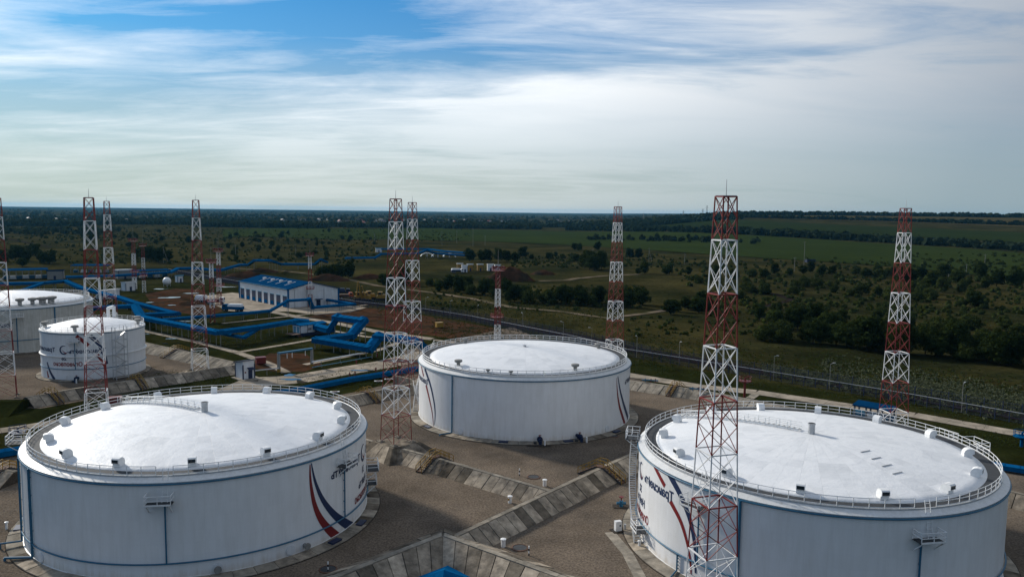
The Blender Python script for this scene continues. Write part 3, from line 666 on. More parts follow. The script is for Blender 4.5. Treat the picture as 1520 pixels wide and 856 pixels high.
def roof_mat(name):
    m = bpy.data.materials.new(name); m.use_nodes = True; t = m.node_tree; b = t.nodes['Principled BSDF']; b.inputs['Roughness'].default_value = .5
    tcn = nd(t, 'ShaderNodeTexCoord'); s_ = nd(t, 'ShaderNodeSeparateXYZ'); t.links.new(tcn.outputs['Object'], s_.inputs[0])
    ang = mth(t, 'ARCTAN2', s_.outputs[1], s_.outputs[0]); rad = mth(t, 'SQRT', mth(t, 'ADD', mth(t, 'POWER', s_.outputs[0], 2.0), mth(t, 'POWER', s_.outputs[1], 2.0)))
    sec = mth(t, 'MULTIPLY', ang, 44/(2*PI)); fr = mth(t, 'FRACT', sec)
    seam = mth(t, 'LESS_THAN', mth(t, 'MULTIPLY', mth(t, 'MINIMUM', fr, mth(t, 'SUBTRACT', 1.0, fr)), rad), .22)
    rr = mth(t, 'FRACT', mth(t, 'ADD', mth(t, 'MULTIPLY', rad, .45), mth(t, 'MULTIPLY', mth(t, 'FLOOR', sec), .37)))
    n1 = nd(t, 'ShaderNodeTexNoise', i_Scale=.22, i_Detail=7.0, i_Roughness=.7); t.links.new(tcn.outputs['Object'], n1.inputs['Vector'])
    cb_ = nd(t, 'ShaderNodeCombineXYZ'); t.links.new(mth(t, 'FLOOR', sec), cb_.inputs[0]); t.links.new(mth(t, 'FLOOR', mth(t, 'MULTIPLY', rad, .45)), cb_.inputs[1])
    wn = nd(t, 'ShaderNodeTexWhiteNoise'); t.links.new(cb_.outputs[0], wn.inputs['Vector'])
    f = mth(t, 'ADD', mth(t, 'MULTIPLY', wn.outputs['Value'], .35), mth(t, 'MULTIPLY', n1.outputs['Fac'], .9))
    col = ramp(t, f, [(.3, (.62, .63, .64)), (.62, (.76, .765, .77)), (1, (.80, .80, .80))])
    col = mixc(t, mth(t, 'MULTIPLY', seam, .3), col, (.55, .55, .55))
    t.links.new(col, b.inputs['Base Color'])
    hgt_ = mth(t, 'ADD', mth(t, 'MULTIPLY', seam, -.25), mth(t, 'ADD', mth(t, 'MULTIPLY', rr, .35), mth(t, 'MULTIPLY', n1.outputs['Fac'], 2.2)))
    bn = nd(t, 'ShaderNodeBump'); bn.inputs['Strength'].default_value = .35; bn.inputs['Distance'].default_value = .22
    t.links.new(hgt_, bn.inputs['Height']); t.links.new(bn.outputs[0], b.inputs['Normal']); MAT[name] = m; return m
roof_mat('roof_membrane')
def tank_body(name, label, c, R, H, wallmat='tank_wall', rise=2.0, aprons=58, eave=True, group=None):
    o = thing(name, label, 'storage tank', (c[0], c[1], 0), 0, group); N_ = 128
    MB().lathe([(R, .15), (R, H)], N_).build('wall', MAT[wallmat], o, True)
    rd = R - 2.2; zt = H + .6
    MB().lathe([(R-.25, .1), (R+.16, .1), (R+.16, .30), (R, .36)], 96).build('base_flange', MAT['eave_white'], o)
    MB().lathe([(R-.4, H-.1), (R+.1, H-.08), (R+.1, H+.02)], N_).lathe([(R+.1, H+.02), (R-.72, H+.42)], N_).build('eave', MAT['eave_white'], o, True)
    MB().lathe([(R-.72, H+.40), (R-.72, H+.62)], N_).lathe([(R-.72, H+.62), (R-.86, H+.62)], N_).build('curb', MAT['galvanised'], o, True)
    MB().lathe([(R-.86, H+.58), (R-2.4, H+.62)], N_).build('gutter', MAT['dark_ring'], o)
    prof = [(rd+.1, zt-.4)] + [(rd*(1-k/14), zt + rise*(1-(1-k/14)**2)) for k in range(14)] + [(.01, zt+rise)]
    MB().lathe(prof, N_).build('roof', MAT['roof_membrane'], o, True)
    mb = MB(); mb.path(arc(R+.16, H-.2, 0, 2*PI, .05), .10, 6)
    mb.build('ring_pipe', MAT['pipe_blue'], o)
    apron(o, R+.15, R+2.0, aprons); return o
def put_vents(o, R, H, th, flip=0):
    for t in th:
        r = R - 3.3; v = mk('vent', VENT, o, pc(r, t, H+.6+.2), t + flip); v.scale = (.78,)*3; mk('vent_mouth', MOUTH, v)
def roof_stair(o, R, H, t, rise=2.0, r_in=1.6):
    """white stair up the dome with a handrail on one side, ending at the apex chimney"""
    rd = R-2.2; zt = H+.6; f = lambda r: zt + rise*(1-(r/rd)**2)
    dirv = Vector((math.cos(t), math.sin(t), 0)); sd = Vector((-dirv.y, dirv.x, 0)); r0 = rd+.6; n = 26
    s0 = MB()
    for i in range(12):
        ra, rb = r0 - (r0-r_in)*i/12, r0 - (r0-r_in)*(i+1)/12
        for k in (-.45, .45): s0.bar(dirv*ra + sd*k + Vector((0, 0, f(min(ra, rd))+.15)), dirv*rb + sd*k + Vector((0, 0, f(min(rb, rd))+.15)), .06, .16)
    st = s0.build('roof_stair', MAT['white_paint'], o)
    tm = MB().box((-.16, -.45, -.03), (.16, .45, .03)).mesh('step', MAT['white_paint'])
    for i in range(n):
        r = r0-(r0-r_in)*(i+.5)/n; mk('step', tm, st, dirv*r + Vector((0, 0, f(min(r, rd))+.3)), t)
    h = MB()
    for k in (-.5, .5):
        for i in range(12):
            ra, rb = r0-(r0-r_in)*i/12, r0-(r0-r_in)*(i+1)/12
            for hh in (.6, 1.1): h.tube(dirv*ra + sd*k + Vector((0, 0, f(min(ra, rd))+hh)), dirv*rb + sd*k + Vector((0, 0, f(min(rb, rd))+hh)), .05, 4)
            h.tube(dirv*ra + sd*k + Vector((0, 0, f(min(ra, rd))+.1)), dirv*ra + sd*k + Vector((0, 0, f(min(ra, rd))+1.1)), .045, 4)
    h.build('handrail', MAT['white_paint'], st)
    z = f(0)
    ch = MB().lathe([(0, z-.1), (.45, z-.1), (.45, z+1.25), (.52, z+1.25), (.52, z+1.4), (0, z+1.4)], 16).build('apex_chimney', MAT['galvanised'], o)
    MB().lathe([(0, z+1.41), (.44, z+1.41)], 16).build('chimney_opening', MAT['dark_ring'], ch)
def helix_stair(o, R, t0, t1, z0, z1, n=44, mt='white_paint'):
    """stair winding up the outside of the wall: two stringers, treads and an outer handrail"""
    mb = MB(); m = 24
    for r in (R+.35, R+1.25):
        for i in range(m):
            a, b = i/m, (i+1)/m; mb.bar(pc(r, t0+(t1-t0)*a, z0+(z1-z0)*a), pc(r, t0+(t1-t0)*b, z0+(z1-z0)*b), .07, .26)
    st = mb.build('stair', MAT['galvanised'], o); tm = MB().box((-.45, -.14, -.02), (.45, .14, .02)).mesh('tread', MAT['galvanised'])
    for i in range(n):
        f = (i+.5)/n; mk('tread', tm, st, pc(R+.8, t0+(t1-t0)*f, z0+(z1-z0)*f), t0+(t1-t0)*f)
    h = MB()
    for hh in (.55, 1.1):
        for i in range(m):
            a, b = i/m, (i+1)/m; h.tube(pc(R+1.25, t0+(t1-t0)*a, z0+(z1-z0)*a+hh), pc(R+1.25, t0+(t1-t0)*b, z0+(z1-z0)*b+hh), .035, 5)
    for i in range(0, m+1): f = i/m; h.tube(pc(R+1.25, t0+(t1-t0)*f, z0+(z1-z0)*f), pc(R+1.25, t0+(t1-t0)*f, z0+(z1-z0)*f+1.1), .035, 5)
    h.build('handrail', MAT[mt], st); return st
def cover(o, R, t, z): return mk('manhole_cover', COVER, o, pc(R, t, z), t)
def valve_set(o, R, t):
    b = MB().tube(pc(R, t, .9), pc(R+1.9, t, .9), .32, 10).tube(pc(R+1.9, t, .9), pc(R+1.9, t, .05), .32, 10).tube(pc(R+.9, t, .9), pc(R+1.0, t, .9), .55, 12).tube(pc(R+1.3, t, .9), pc(R+1.4, t, .9), .55, 12)
    v = b.build('valve', MAT['dark_blue'], o)
    MB().tube(pc(R+1.15, t, 1.1), pc(R+1.15, t, 1.7), .08, 8).tube(pc(R+1.15, t, 1.66), pc(R+1.15, t, 1.72), .28, 12).build('valve_wheel', MAT['red_paint'], v)
    MB().tube(pc(R+2.5, t+.03, 0), pc(R+2.5, t+.03, 1.1), .16, 8).build('valve_drive', MAT['white_paint'], v)
    MB().box((-.3, -.3, .1), (.3, .3, .5)).build('valve_block', MAT['dark_ring'], v, loc=pc(R+1.6, t-.04, .1))
    return v
rad = math.radians
TC, TL, TR = (2.9, 170.6, 22.8), (-44.0, 112.1, 22.8), (40.5, 104.6, 22.8)
HT = 11.94
PX = lambda T, pts: [CY(T, u, v) for u, v in pts]
# ---- tank C: alone beyond the crossing dikes
c_ = tank_body('storage_tank', 'large white oil tank without lower pipe ring, standing alone beyond the crossing dikes', TC, 22.8, HT)
ring_railing(c_, 22.8-.8, HT+.6, 0, 2*PI, 84, rr=.055)
ribbon(c_, 22.8, PX(TC, [(625.5, 543), (629, 558)]), .55, .6, 'letter_red', 'red_stripe')
ribbon(c_, 22.8, PX(TC, [(632.5, 571), (637, 590), (641.5, 612), (643.6, 633)]), .75, .1, 'letter_red', 'red_stripe')
ribbon(c_, 22.8, PX(TC, [(630.5, 546), (638, 568), (643.5, 592), (645.8, 612), (645, 630)]), .85, .12, 'letter_blue', 'blue_stripe')
ribbon(c_, 22.8, PX(TC, [(915.5, 560), (916.2, 580), (920, 605), (927.5, 630)]), .12, .95, 'letter_red', 'red_stripe')
ribbon(c_, 22.8, PX(TC, [(917, 558), (921, 581.6), (927, 604), (932, 621)]), .25, 1.15, 'letter_blue', 'blue_stripe')
a_, z_ = CY(TC, 633, 566); lettering(c_, 22.8, a_ - .13, z_ - .5, 'Транснефть', 1.45, 'letter_blue', 8.0)
a_, z_ = CY(TC, 925, 568); lettering(c_, 22.8, a_ + .22, z_ - .5, 'Транснефть', 1.45, 'letter_blue', 8.0)
wall_pipe(c_, 22.8, CY(TC, 672, 600)[0], .4, HT-.2, .13, foot=-.04)
cover(c_, 22.8, CY(TC, 684, 642)[0], .95); cover(c_, 22.8, CY(TC, 901, 638)[0], .95)
valve_set(c_, 22.8, CY(TC, 800, 652)[0]); valve_set(c_, 22.8, CY(TC, 856, 648)[0])
for u, v in ((660, 537), (871, 545), (701, 504), (882, 510)):
    p = G(u, v, 14.0) - Vector((TC[0], TC[1], 0)); t = math.atan2(p.y, p.x); mk('mushroom_vent', MUSH, c_, pc(19.0, t, HT+.6+.2), 0).scale = (.8,)*3
for u, v in ((718, 551), (754, 556)):
    p = G(u, v, 13.2) - Vector((TC[0], TC[1], 0)); t = math.atan2(p.y, p.x); q = mk('roof_vent', MUSH, c_, pc(20.2, t, HT+.6)); q.scale = (.45,)*3
ap = HT+.6+2.0
MB().lathe([(0, ap-.1), (.3, ap-.1), (.3, ap+.25), (.5, ap+.3), (0, ap+.45)], 12).build('apex_vent', MAT['galvanised'], c_)
helix_stair(c_, 22.8, rad(168), rad(183), .2, 6.0, 22)
helix_stair(c_, 22.8, rad(183), rad(150), .2, HT+.6)
for t in (-145, -100, -70, -40):
    MB().box((-.45, -.9, .1), (.45, .9, .42)).build('drain_grate', MAT['dark_blue'], c_, loc=pc(23.9, rad(t), 0)).rotation_euler.z = rad(t)
# ---- tank L: with the lower blue ring, sweep of stripes beside lettering
l_ = tank_body('storage_tank', 'large white oil tank with curved stripes reaching its foot, beside the dike-corner tower', TL, 22.8, HT)
ring_railing(l_, 22.8-.8, HT+.6, rad(-78), rad(-83+360), 82)
put_vents(l_, 22.8, HT, [rad(-176 + 360/14*k) for k in range(14)])
roof_stair(l_, 22.8, HT, rad(146))
MB().path(arc(23.02, 2.2, 0, 2*PI, .05), .1, 6).build('lower_ring_pipe', MAT['pipe_blue'], l_)
wall_pipe(l_, 22.8, CY(TL, 47, 740)[0], .5, HT-.2, .16, foot=-.1); wall_pipe(l_, 22.8, CY(TL, 34, 740)[0]-.05, .8, HT-.2, .13, foot=-.03)
a_ = CY(TL, 239, 745)[0]; platform(l_, 22.8, a_, 9.7, 2.9); wall_pipe(l_, 22.8, a_+.02, 2.2, 9.5, .1)
a_ = CY(TL, 508, 690)[0]; platform(l_, 22.8, a_, 9.7, 2.9); wall_pipe(l_, 22.8, a_+.01, 2.2, 9.5, .1)
platform(l_, 22.8, rad(14), 4.6, 3.0, 1.8, ladder=False); platform(l_, 22.8, rad(14), 2.4, 2.4, 1.5, ladder=False)
platform(l_, 22.8, rad(196), HT-.1, 3.4, 2.0, 'white_paint', False); helix_stair(l_, 22.8, rad(128), rad(190), .2, HT-.1, 46, 'yellow_paint')
ribbon(l_, 22.8, PX(TL, [(460, 689), (461, 715), (466, 745), (474, 766), (486, 783), (501, 797)]), .15, 1.35, 'letter_red', 'red_stripe')
ribbon(l_, 22.8, PX(TL, [(462, 687), (468, 715), (479, 741), (494, 761), (508, 773), (524, 783)]), .15, 1.45, 'letter_blue', 'blue_stripe')
lettering(l_, 22.8, rad(-16), 8.25, 'Транснефть', 1.55, 'letter_blue', 8.3); emblem(l_, 22.8, rad(-1), 8.9, 1.25)
lettering(l_, 22.8, rad(14), 8.25, 'Транснефть', 1.55, 'letter_blue', 8.3)
lettering(l_, 22.8, rad(-1.5), 6.1, '31', 1.35, 'letter_blue'); lettering(l_, 22.8, rad(-1.5), 4.4, 'Нефть', 1.45, 'letter_blue', 4.4); lettering(l_, 22.8, rad(-1.5), 2.7, 'Огнеопасно', 1.5, 'letter_red', 7.6)
for u, v in ((62, 837), (431, 822), (323, 848)): cover(l_, 22.8, CY(TL, u, v)[0], 1.0)
for u, v in ((452, 821), (323, 852)):
    a_ = CY(TL, u, v)[0]; MB().tube(pc(22.7, a_, 1.0), pc(23.5, a_, 1.0), .28, 10).tube(pc(23.4, a_, 1.0), pc(23.55, a_, 1.0), .45, 12).build('nozzle', MAT['pole_grey'], l_)
for t in (-28, -12, -160): MB().box((-.45, -.9, .1), (.45, .9, .42)).build('drain_grate', MAT['dark_blue'], l_, loc=pc(23.9, rad(t), 0)).rotation_euler.z = rad(t)
# ---- tank R: stair tower side, stripes and lettering in the sun
r_ = tank_body('storage_tank', 'large white oil tank behind the tallest lattice tower, with a winding outside stair', TR, 22.8, HT)
ring_railing(r_, 22.8-.8, HT+.6, rad(-75), rad(-82+360), 82)
put_vents(r_, 22.8, HT, [rad(-165 + 360/14*k) for k in range(14)])
roof_stair(r_, 22.8, HT, rad(133))
MB().path(arc(23.02, 2.6, 0, 2*PI, .05), .1, 6).build('lower_ring_pipe', MAT['pipe_blue'], r_)
wall_pipe(r_, 22.8, CY(TR, 1098, 790)[0], .4, HT-.2, .18, foot=.05)
a_ = CY(TR, 1372, 790)[0]; platform(r_, 22.8, a_, 9.6, 2.9); wall_pipe(r_, 22.8, a_-.02, .5, 9.4, .12)
a_ = CY(TR, 1035, 745)[0]; platform(r_, 22.8, a_, 9.6, 2.7); wall_pipe(r_, 22.8, a_+.02, 2.6, 9.4, .1)
platform(r_, 22.8, rad(-172), 2.2, 2.6, 1.5, ladder=False); platform(r_, 22.8, rad(166), HT+.2, 3.0, 1.8, ladder=False); platform(r_, 22.8, rad(6), HT+.2, 3.2, 1.9, ladder=False)
platform(r_, 22.8, rad(20), HT-.2, 3.2, 1.9, ladder=False)
helix_stair(r_, 22.8, rad(187), rad(162), .2, HT+.1, 46)
ribbon(r_, 22.8, PX(TR, [(971, 690), (978, 704), (987, 721)]), .6, .65, 'letter_red', 'red_stripe')
ribbon(r_, 22.8, PX(TR, [(995, 743), (1009, 770), (1018, 797), (1024, 826), (1026, 852)]), .7, .2, 'letter_red', 'red_stripe')
ribbon(r_, 22.8, PX(TR, [(993, 702), (1009, 732), (1022, 764), (1029, 793), (1032, 820), (1032.5, 850)]), .95, .25, 'letter_blue', 'blue_stripe')
lettering(r_, 22.8, rad(-163.6), 8.6, 'Транснефть', 1.6, 'letter_blue', 8.0); emblem(r_, 22.8, rad(-178.5), 9.3, 1.2)
lettering(r_, 22.8, rad(166.5), 8.6, 'Транснефть', 1.6, 'letter_blue', 8.0)
lettering(r_, 22.8, rad(-178.5), 6.5, '32', 1.35, 'letter_blue'); lettering(r_, 22.8, rad(-178.5), 4.9, 'Нефть', 1.5, 'letter_blue', 4.6); lettering(r_, 22.8, rad(-178.5), 3.2, 'Огнеопасно', 1.55, 'letter_red', 7.8)
wall_pipe(r_, 22.8, CY(TR, 1007, 830)[0], .5, 2.6, .1, foot=.05)
for k in range(4):
    p = G(1285 + 16*k, 658.5 + 7.8*k, 15.2); d = p - Vector((TR[0], TR[1], 0)); rr_ = math.hypot(d.x, d.y); z = HT+.6+2.0*(1-(rr_/20.6)**2)
    MB().box((-.85, -.06, .02), (.85, .06, .09)).build('roof_plank', MAT['galvanised'], r_, loc=(d.x, d.y, z)).rotation_euler.z = rad(28)
# ---- tank 26 and the wide old tank behind it
T26 = (-110.5, 208.0, 12.3)
s_ = thing('storage_tank', 'small white tank numbered 26 with mirrored lettering and a scaffold stair tower', 'storage tank', (T26[0], T26[1], 0)); H26 = 12.2; R26 = 12.3
MB().lathe([(R26, .1), (R26, H26)], 80).build('wall', MAT['tank_white'], s_, True)
MB().lathe([(R26-.9, H26+.1), (R26+.15, H26), (R26+.15, H26-.25)], 80).build('eave', MAT['eave_white'], s_)
MB().lathe([(R26-.8, H26+.1)] + [((R26-1)*(1-k/10), H26+.1+1.9*(1-(1-k/10)**2)) for k in range(10)] + [(.01, H26+2)], 80).build('roof', MAT['roof_membrane'], s_, True)
MB().path(arc(R26+.1, H26-.35, 0, 2*PI, .08), .1, 5).build('ring_pipe', MAT['pipe_blue'], s_)
MB().path(arc(R26+.1, 3.0, 0, 2*PI, .08), .1, 5).build('lower_ring_pipe', MAT['pipe_blue'], s_)
MB().lathe([(R26, 6.0), (R26+.35, 6.05), (R26+.35, 6.2), (R26, 6.25)], 80).build('wind_girder', MAT['eave_white'], s_)
ring_railing(s_, R26-.2, H26+.1, 0, 2*PI, 44, 1.2)
P26 = lambda u, v: CY(T26, u, v)
ribbon(s_, R26, [P26(*p) for p in ((113, 498.5), (122, 505), (133, 514))], .9, .9, 'letter_red', 'red_stripe')
ribbon(s_, R26, [P26(*p) for p in ((144, 525), (152, 537), (157, 548), (158, 556))], .8, .2, 'letter_red', 'red_stripe')
ribbon(s_, R26, [P26(*p) for p in ((134, 498), (146, 510), (154, 525), (158.5, 540))], 1.0, .7, 'letter_blue', 'blue_stripe')
ribbon(s_, R26, [P26(*p) for p in ((70, 537), (74, 550), (81, 563))], .4, .9, 'letter_blue', 'blue_stripe')
ribbon(s_, R26, [P26(*p) for p in ((70, 550), (72, 560))], .4, .7, 'letter_red', 'red_stripe')
a_, z_ = P26(129, 521); lettering(s_, R26, a_, z_-.5, 'Транснефть', 1.45, 'letter_blue', 8.6)
a_, z_ = P26(72, 518); lettering(s_, R26, a_-.16, z_-.5, 'Транснефть', 1.45, 'letter_blue', 8.6)
a_, z_ = P26(94.5, 519.5); emblem(s_, R26, a_, z_, 1.15)
a_, z_ = P26(95, 532); lettering(s_, R26, a_, z_-.4, '26', 1.35, 'letter_blue'); a_, z_ = P26(99, 540.5); lettering(s_, R26, a_, z_-.45, 'Огнеопасно', 1.45, 'letter_red', 7.6)
a_ = P26(111, 511)[0]; platform(s_, R26, a_, 10.0, 2.6, 1.4, ladder=False); wall_pipe(s_, R26, a_, 3, 9.8, .1)
cover(s_, R26, P26(96, 561)[0], 1.0); valve_set(s_, R26, P26(116, 562)[0])
for u, v in ((99, 491), (200, 477), (190, 474), (74, 481)):
    p = G(u, v, H26+1) - Vector((T26[0], T26[1], 0)); t = math.atan2(p.y, p.x); q = mk('mushroom_vent', MUSH, s_, pc(R26-1.3, t, H26+.3)); q.scale = (.9,)*3
p = pc(R26-2.0, P26(182, 486)[0]+2.2, H26)
MB().tube(p, p+Vector((0, 0, 3.6)), .45, 10).tube(p+Vector((0, 0, 3.4)), p+Vector((1.6, 0, 3.9)), .45, 10).tube(p+Vector((1.6, 0, 3.9)), p+Vector((1.6, 0, 1.0)), .45, 10).build('gooseneck_pipe', MAT['white_paint'], s_)
# scaffold stair tower
a_ = P26(173, 530)[0]; bp = pc(R26+2.0, a_, 0); tw = MB(); ex = Vector((-math.sin(a_), math.cos(a_), 0)); ey = Vector((math.cos(a_), math.sin(a_), 0))
for sx in (-1.5, 1.5):
    for sy in (-.9, .9): q = bp+ex*sx+ey*sy; tw.bar(q, q+Vector((0, 0, H26+1.2)), .12)
for k in range(7):
    z = 1.9*k+.6
    if z > H26+1: break
    for sy in (-.9, .9): tw.bar(bp+ex*-1.5+ey*sy+Vector((0, 0, z)), bp+ex*1.5+ey*sy+Vector((0, 0, z)), .1)
    for sx in (-1.5, 1.5): tw.bar(bp+ex*sx+ey*-.9+Vector((0, 0, z)), bp+ex*sx+ey*.9+Vector((0, 0, z)), .1)
st_ = tw.build('stair_tower', MAT['galvanised'], s_)
for k in range(6):
    f = MB(); z = .6+1.9*k; s1 = 1 if k % 2 else -1; f.bar(bp-ex*1.3*s1+Vector((0, 0, z)), bp+ex*1.3*s1+Vector((0, 0, z+1.9)), .8, .14); f.build('stair_flight', MAT['galvanised'], st_)
apron(s_, R26+.1, R26+1.3, 36)
TF = (-158.5, 250.0, 22.8)
f_ = tank_body('storage_tank', 'wide weathered grey tank standing behind the small numbered tank', TF, 22.8, 13.3, 'tank_old', 2.6, 50)
ring_railing(f_, 21.85, 14.0, 0, 2*PI, 60)
wall_pipe(f_, 22.8, CY(TF, 81, 470)[0], .5, 13, .2); a_ = CY(TF, 25, 484)[0]; platform(f_, 22.8, a_, 11, 3.6, 1.6); wall_pipe(f_, 22.8, a_, .5, 10.8, .12)
for u, v in ((50, 463), (86, 457), (108, 452), (100, 448), (90, 446), (114, 455)):
    p = G(u, v, 15) - Vector((TF[0], TF[1], 0)); t = math.atan2(p.y, p.x); q = mk('mushroom_vent', MUSH, f_, pc(20.0, t, 14.2)); q.scale = (1.2,)*3
MB().path(arc(22.95, 4.0, 0, 2*PI, .08), .12, 5).build('lower_ring_pipe', MAT['pipe_blue'], f_)
lettering(f_, 22.8, CY(TF, -4, 490)[0], 8.2, 'Транснефть', 1.6, 'letter_blue', 8.0)

# ================================================================== lattice towers
def tower_sections(nsec, H, w0, w1, top_frac=.8):
    fr = [1.0]*(nsec-1) + [top_frac]; tot = sum(fr); zs = [0]
    for f in fr: zs.append(zs[-1] + H*f/tot)
    W = lambda z: w0 + (w1-w0)*z/H
    secs = []
    for i in range(nsec):
        z0, z1 = zs[i], zs[i+1]; br = MB(); legs = []
        cor = lambda z: [Vector((sx*W(z)/2, sy*W(z)/2, z)) for sx, sy in ((-1, -1), (1, -1), (1, 1), (-1, 1))]
        for k in range(4): legs.append(MB().tube(cor(z0)[k], cor(z1)[k], .075, 6).mesh('leg', MAT['tower_red']))
        for p in range(2):
            za, zb = z0+(z1-z0)*p/2, z0+(z1-z0)*(p+1)/2; A_, B_ = cor(za), cor(zb)
            for k in range(4):
                k2 = (k+1) % 4; br.bar(A_[k], B_[k2], .06).bar(A_[k2], B_[k], .06)
        C_ = cor(z1 - .03)
        for k in range(4): br.bar(C_[k], C_[(k+1) % 4], .12)
        secs.append((br.mesh('section', MAT['tower_red']), legs))
    return secs
def recolour(me, material):
    m = me.copy(); m.materials.clear(); m.materials.append(MAT[material]); return m
TS = {}
for n in (8, 9):
    base_ = tower_sections(n, 45.2, 4.0, 1.45); TS[n] = [[(b, ls), (recolour(b, 'tower_white'), [recolour(x, 'tower_white') for x in ls])] for b, ls in base_]
ROD = MB().tube((0, 0, 0), (0, 0, 1.6), .05, 5, .025).bar((-.7, -.7, -.02), (.7, .7, -.02), .08).bar((-.7, .7, .05), (.7, -.7, .05), .08).mesh('lightning_rod', MAT['galvanised'])
FOOT = MB().box((-.55, -.55, -.6), (.55, .55, .18)).box((-.3, -.3, .18), (.3, .3, .3)).mesh('footing', MAT['concrete'])
def tower(label, x, y, z, rot, n=9, sc=1.0):
    o = thing('lattice_tower', label, 'lattice tower', (x, y, z), rad(rot), 'red and white lattice towers'); o.scale = (1, 1, sc)
    for i in range(n):
        red = (n-1-i) % 2 == 0; b, ls = TS[n][i][0 if red else 1]; s = mk('section', b, o)
        for l in ls: mk('leg', l, s)
    mk('lightning_rod', ROD, o, (0, 0, 45.2))
    for sx in (-2, 2):
        for sy in (-2, 2): mk('footing', FOOT, o, (sx, sy, 0))
    return o
p = G(588, 655, 2.0); tower('red and white lattice tower on the concrete dike corner between two large tanks', p.x, p.y, 2.0, 45, 9, .965)
p = G(612, 566, 1.0); tower('red and white lattice tower beside the concrete wall behind the dike-corner tower', p.x, p.y, 1.0, 47, 9, .985)
p = G(146, 661, 0); tower('red and white lattice tower between the striped tank and the numbered tank', p.x, p.y, 0, 22, 9, 1.0)
p = G(297, 550, 1.2); tower('red and white lattice tower on the sloped dike beside the small blue-trimmed booth', p.x, p.y, 1.2, 28, 8, .98)
p = G(911, 561, 0); tower('red and white lattice tower between the lone tank and the perimeter fence', p.x, p.y, 0, 20, 9, 1.0)
p = G(1052, 965, 0); tower('tallest-looking red and white lattice tower standing in front of the tank with the winding stair', p.x, p.y, 0, 18, 9, 1.005)
p = G(1324, 652, 0); tower('red and white lattice tower beside the perimeter road behind a large tank roof', p.x, p.y, 0, 8, 8, 1.0)
p = G(10, 589, 0); tower('red and white lattice tower before the wide weathered tank', p.x, p.y, 0, 30, 9, 1.0)
p = G(166, 512, 0); tower('red and white lattice tower behind the small numbered tank', p.x, p.y, 0, 35, 9, 1.0)
# slim masts: lattice floodlight mast with platforms
def mast_meshes():
    out = []
    H = 24; W = lambda z: 1.7 - .5*z/H
    for i in range(4):
        z0, z1 = H*i/4, H*(i+1)/4; mb = MB(); cor = lambda z: [Vector((sx*W(z)/2, sy*W(z)/2, z)) for sx, sy in ((-1, -1), (1, -1), (1, 1), (-1, 1))]
        for k in range(4): mb.bar(cor(z0)[k], cor(z1)[k], .14)
        for p in range(4):
            za, zb = z0+(z1-z0)*p/4, z0+(z1-z0)*(p+1)/4
            for k in range(4): mb.bar(cor(za)[k], cor(zb)[(k+1) % 4], .08).bar(cor(zb)[k], cor(zb)[(k+1) % 4], .08)
        out.append((mb.mesh('section', MAT['tower_red']), mb.mesh('section', MAT['tower_white'])))
    return out
MS = mast_meshes()
def deck(z, w_, mt):
    mb = MB().box((-w_/2, -w_/2, z), (w_/2, w_/2, z+.12))
    for h in (.6, 1.2):
        for a, b in (((-1, -1), (1, -1)), ((1, -1), (1, 1)), ((1, 1), (-1, 1)), ((-1, 1), (-1, -1))): mb.bar((a[0]*w_/2, a[1]*w_/2, z+h), (b[0]*w_/2, b[1]*w_/2, z+h), .09)
    for sx in (-1, 0, 1):
        for sy in (-1, 0, 1):
            if sx or sy: mb.bar((sx*w_/2, sy*w_/2, z), (sx*w_/2, sy*w_/2, z+1.2), .09)
    return mb.mesh('deck', MAT[mt])
DECK_R, DECK_W = deck(0, 3.4, 'tower_red'), deck(0, 3.0, 'tower_white')
LAMP = MB().box((-.35, -.25, 0), (.35, .25, .6)).box((-.3, -.3, .05), (.3, -.24, .55)).mesh('floodlight', MAT['red_paint'])
SPIRE = MB().tube((0, 0, 0), (0, 0, 7), .09, 5, .04).mesh('spire', MAT['pole_grey'])
def mast(label, x, y, sc=1.0, first='w', rot=20, mid=True):
    o = thing('floodlight_mast', label, 'mast', (x, y, 0), rad(rot), 'slim floodlight masts'); o.scale = (sc,)*3
    for i in range(4): mk('section', MS[i][1 if (i % 2 == 0) == (first == 'w') else 0], o)
    d = mk('deck', DECK_R, o, (0, 0, 24))
    for k, (sx, sy) in enumerate(((-1.6, 0), (1.6, 0), (0, -1.6), (0, 1.6), (-1.6, -1.6), (1.6, -1.6))): mk('floodlight', LAMP, d, (sx, sy, 1.0), k)
    if mid: mk('deck', DECK_R, o, (0, .6, 8.5))
    mk('spire', SPIRE, o, (0, 0, 24)); return o
def at_d(u, d): return Vector(((u-760)/F*d, d, 0))
p = at_d(739, 262); mast('slim red and white floodlight mast rising behind the lone tank', p.x, p.y, 1.0, 'w')
p = at_d(312, 300); mast('slim floodlight mast with red deck beside the trucks and puddles', p.x, p.y, .95, 'r', 30)
p = at_d(459, 352); mast('slim floodlight mast standing before the end wall of the garage', p.x, p.y, .95, 'r', 10)
p = at_d(323, 355); mast('slim pole mast with white platform between the trucks and the fence', p.x, p.y, 1.0, 'r', 0)
p = at_d(197, 420); mast('slim mast beyond the pump station, one of a close pair', p.x, p.y, 1.05, 'w', 5)
p = at_d(211, 405); mast('slim mast of a close pair, the one nearer the white ball-shaped vessel', p.x, p.y, .98, 'w', 25)

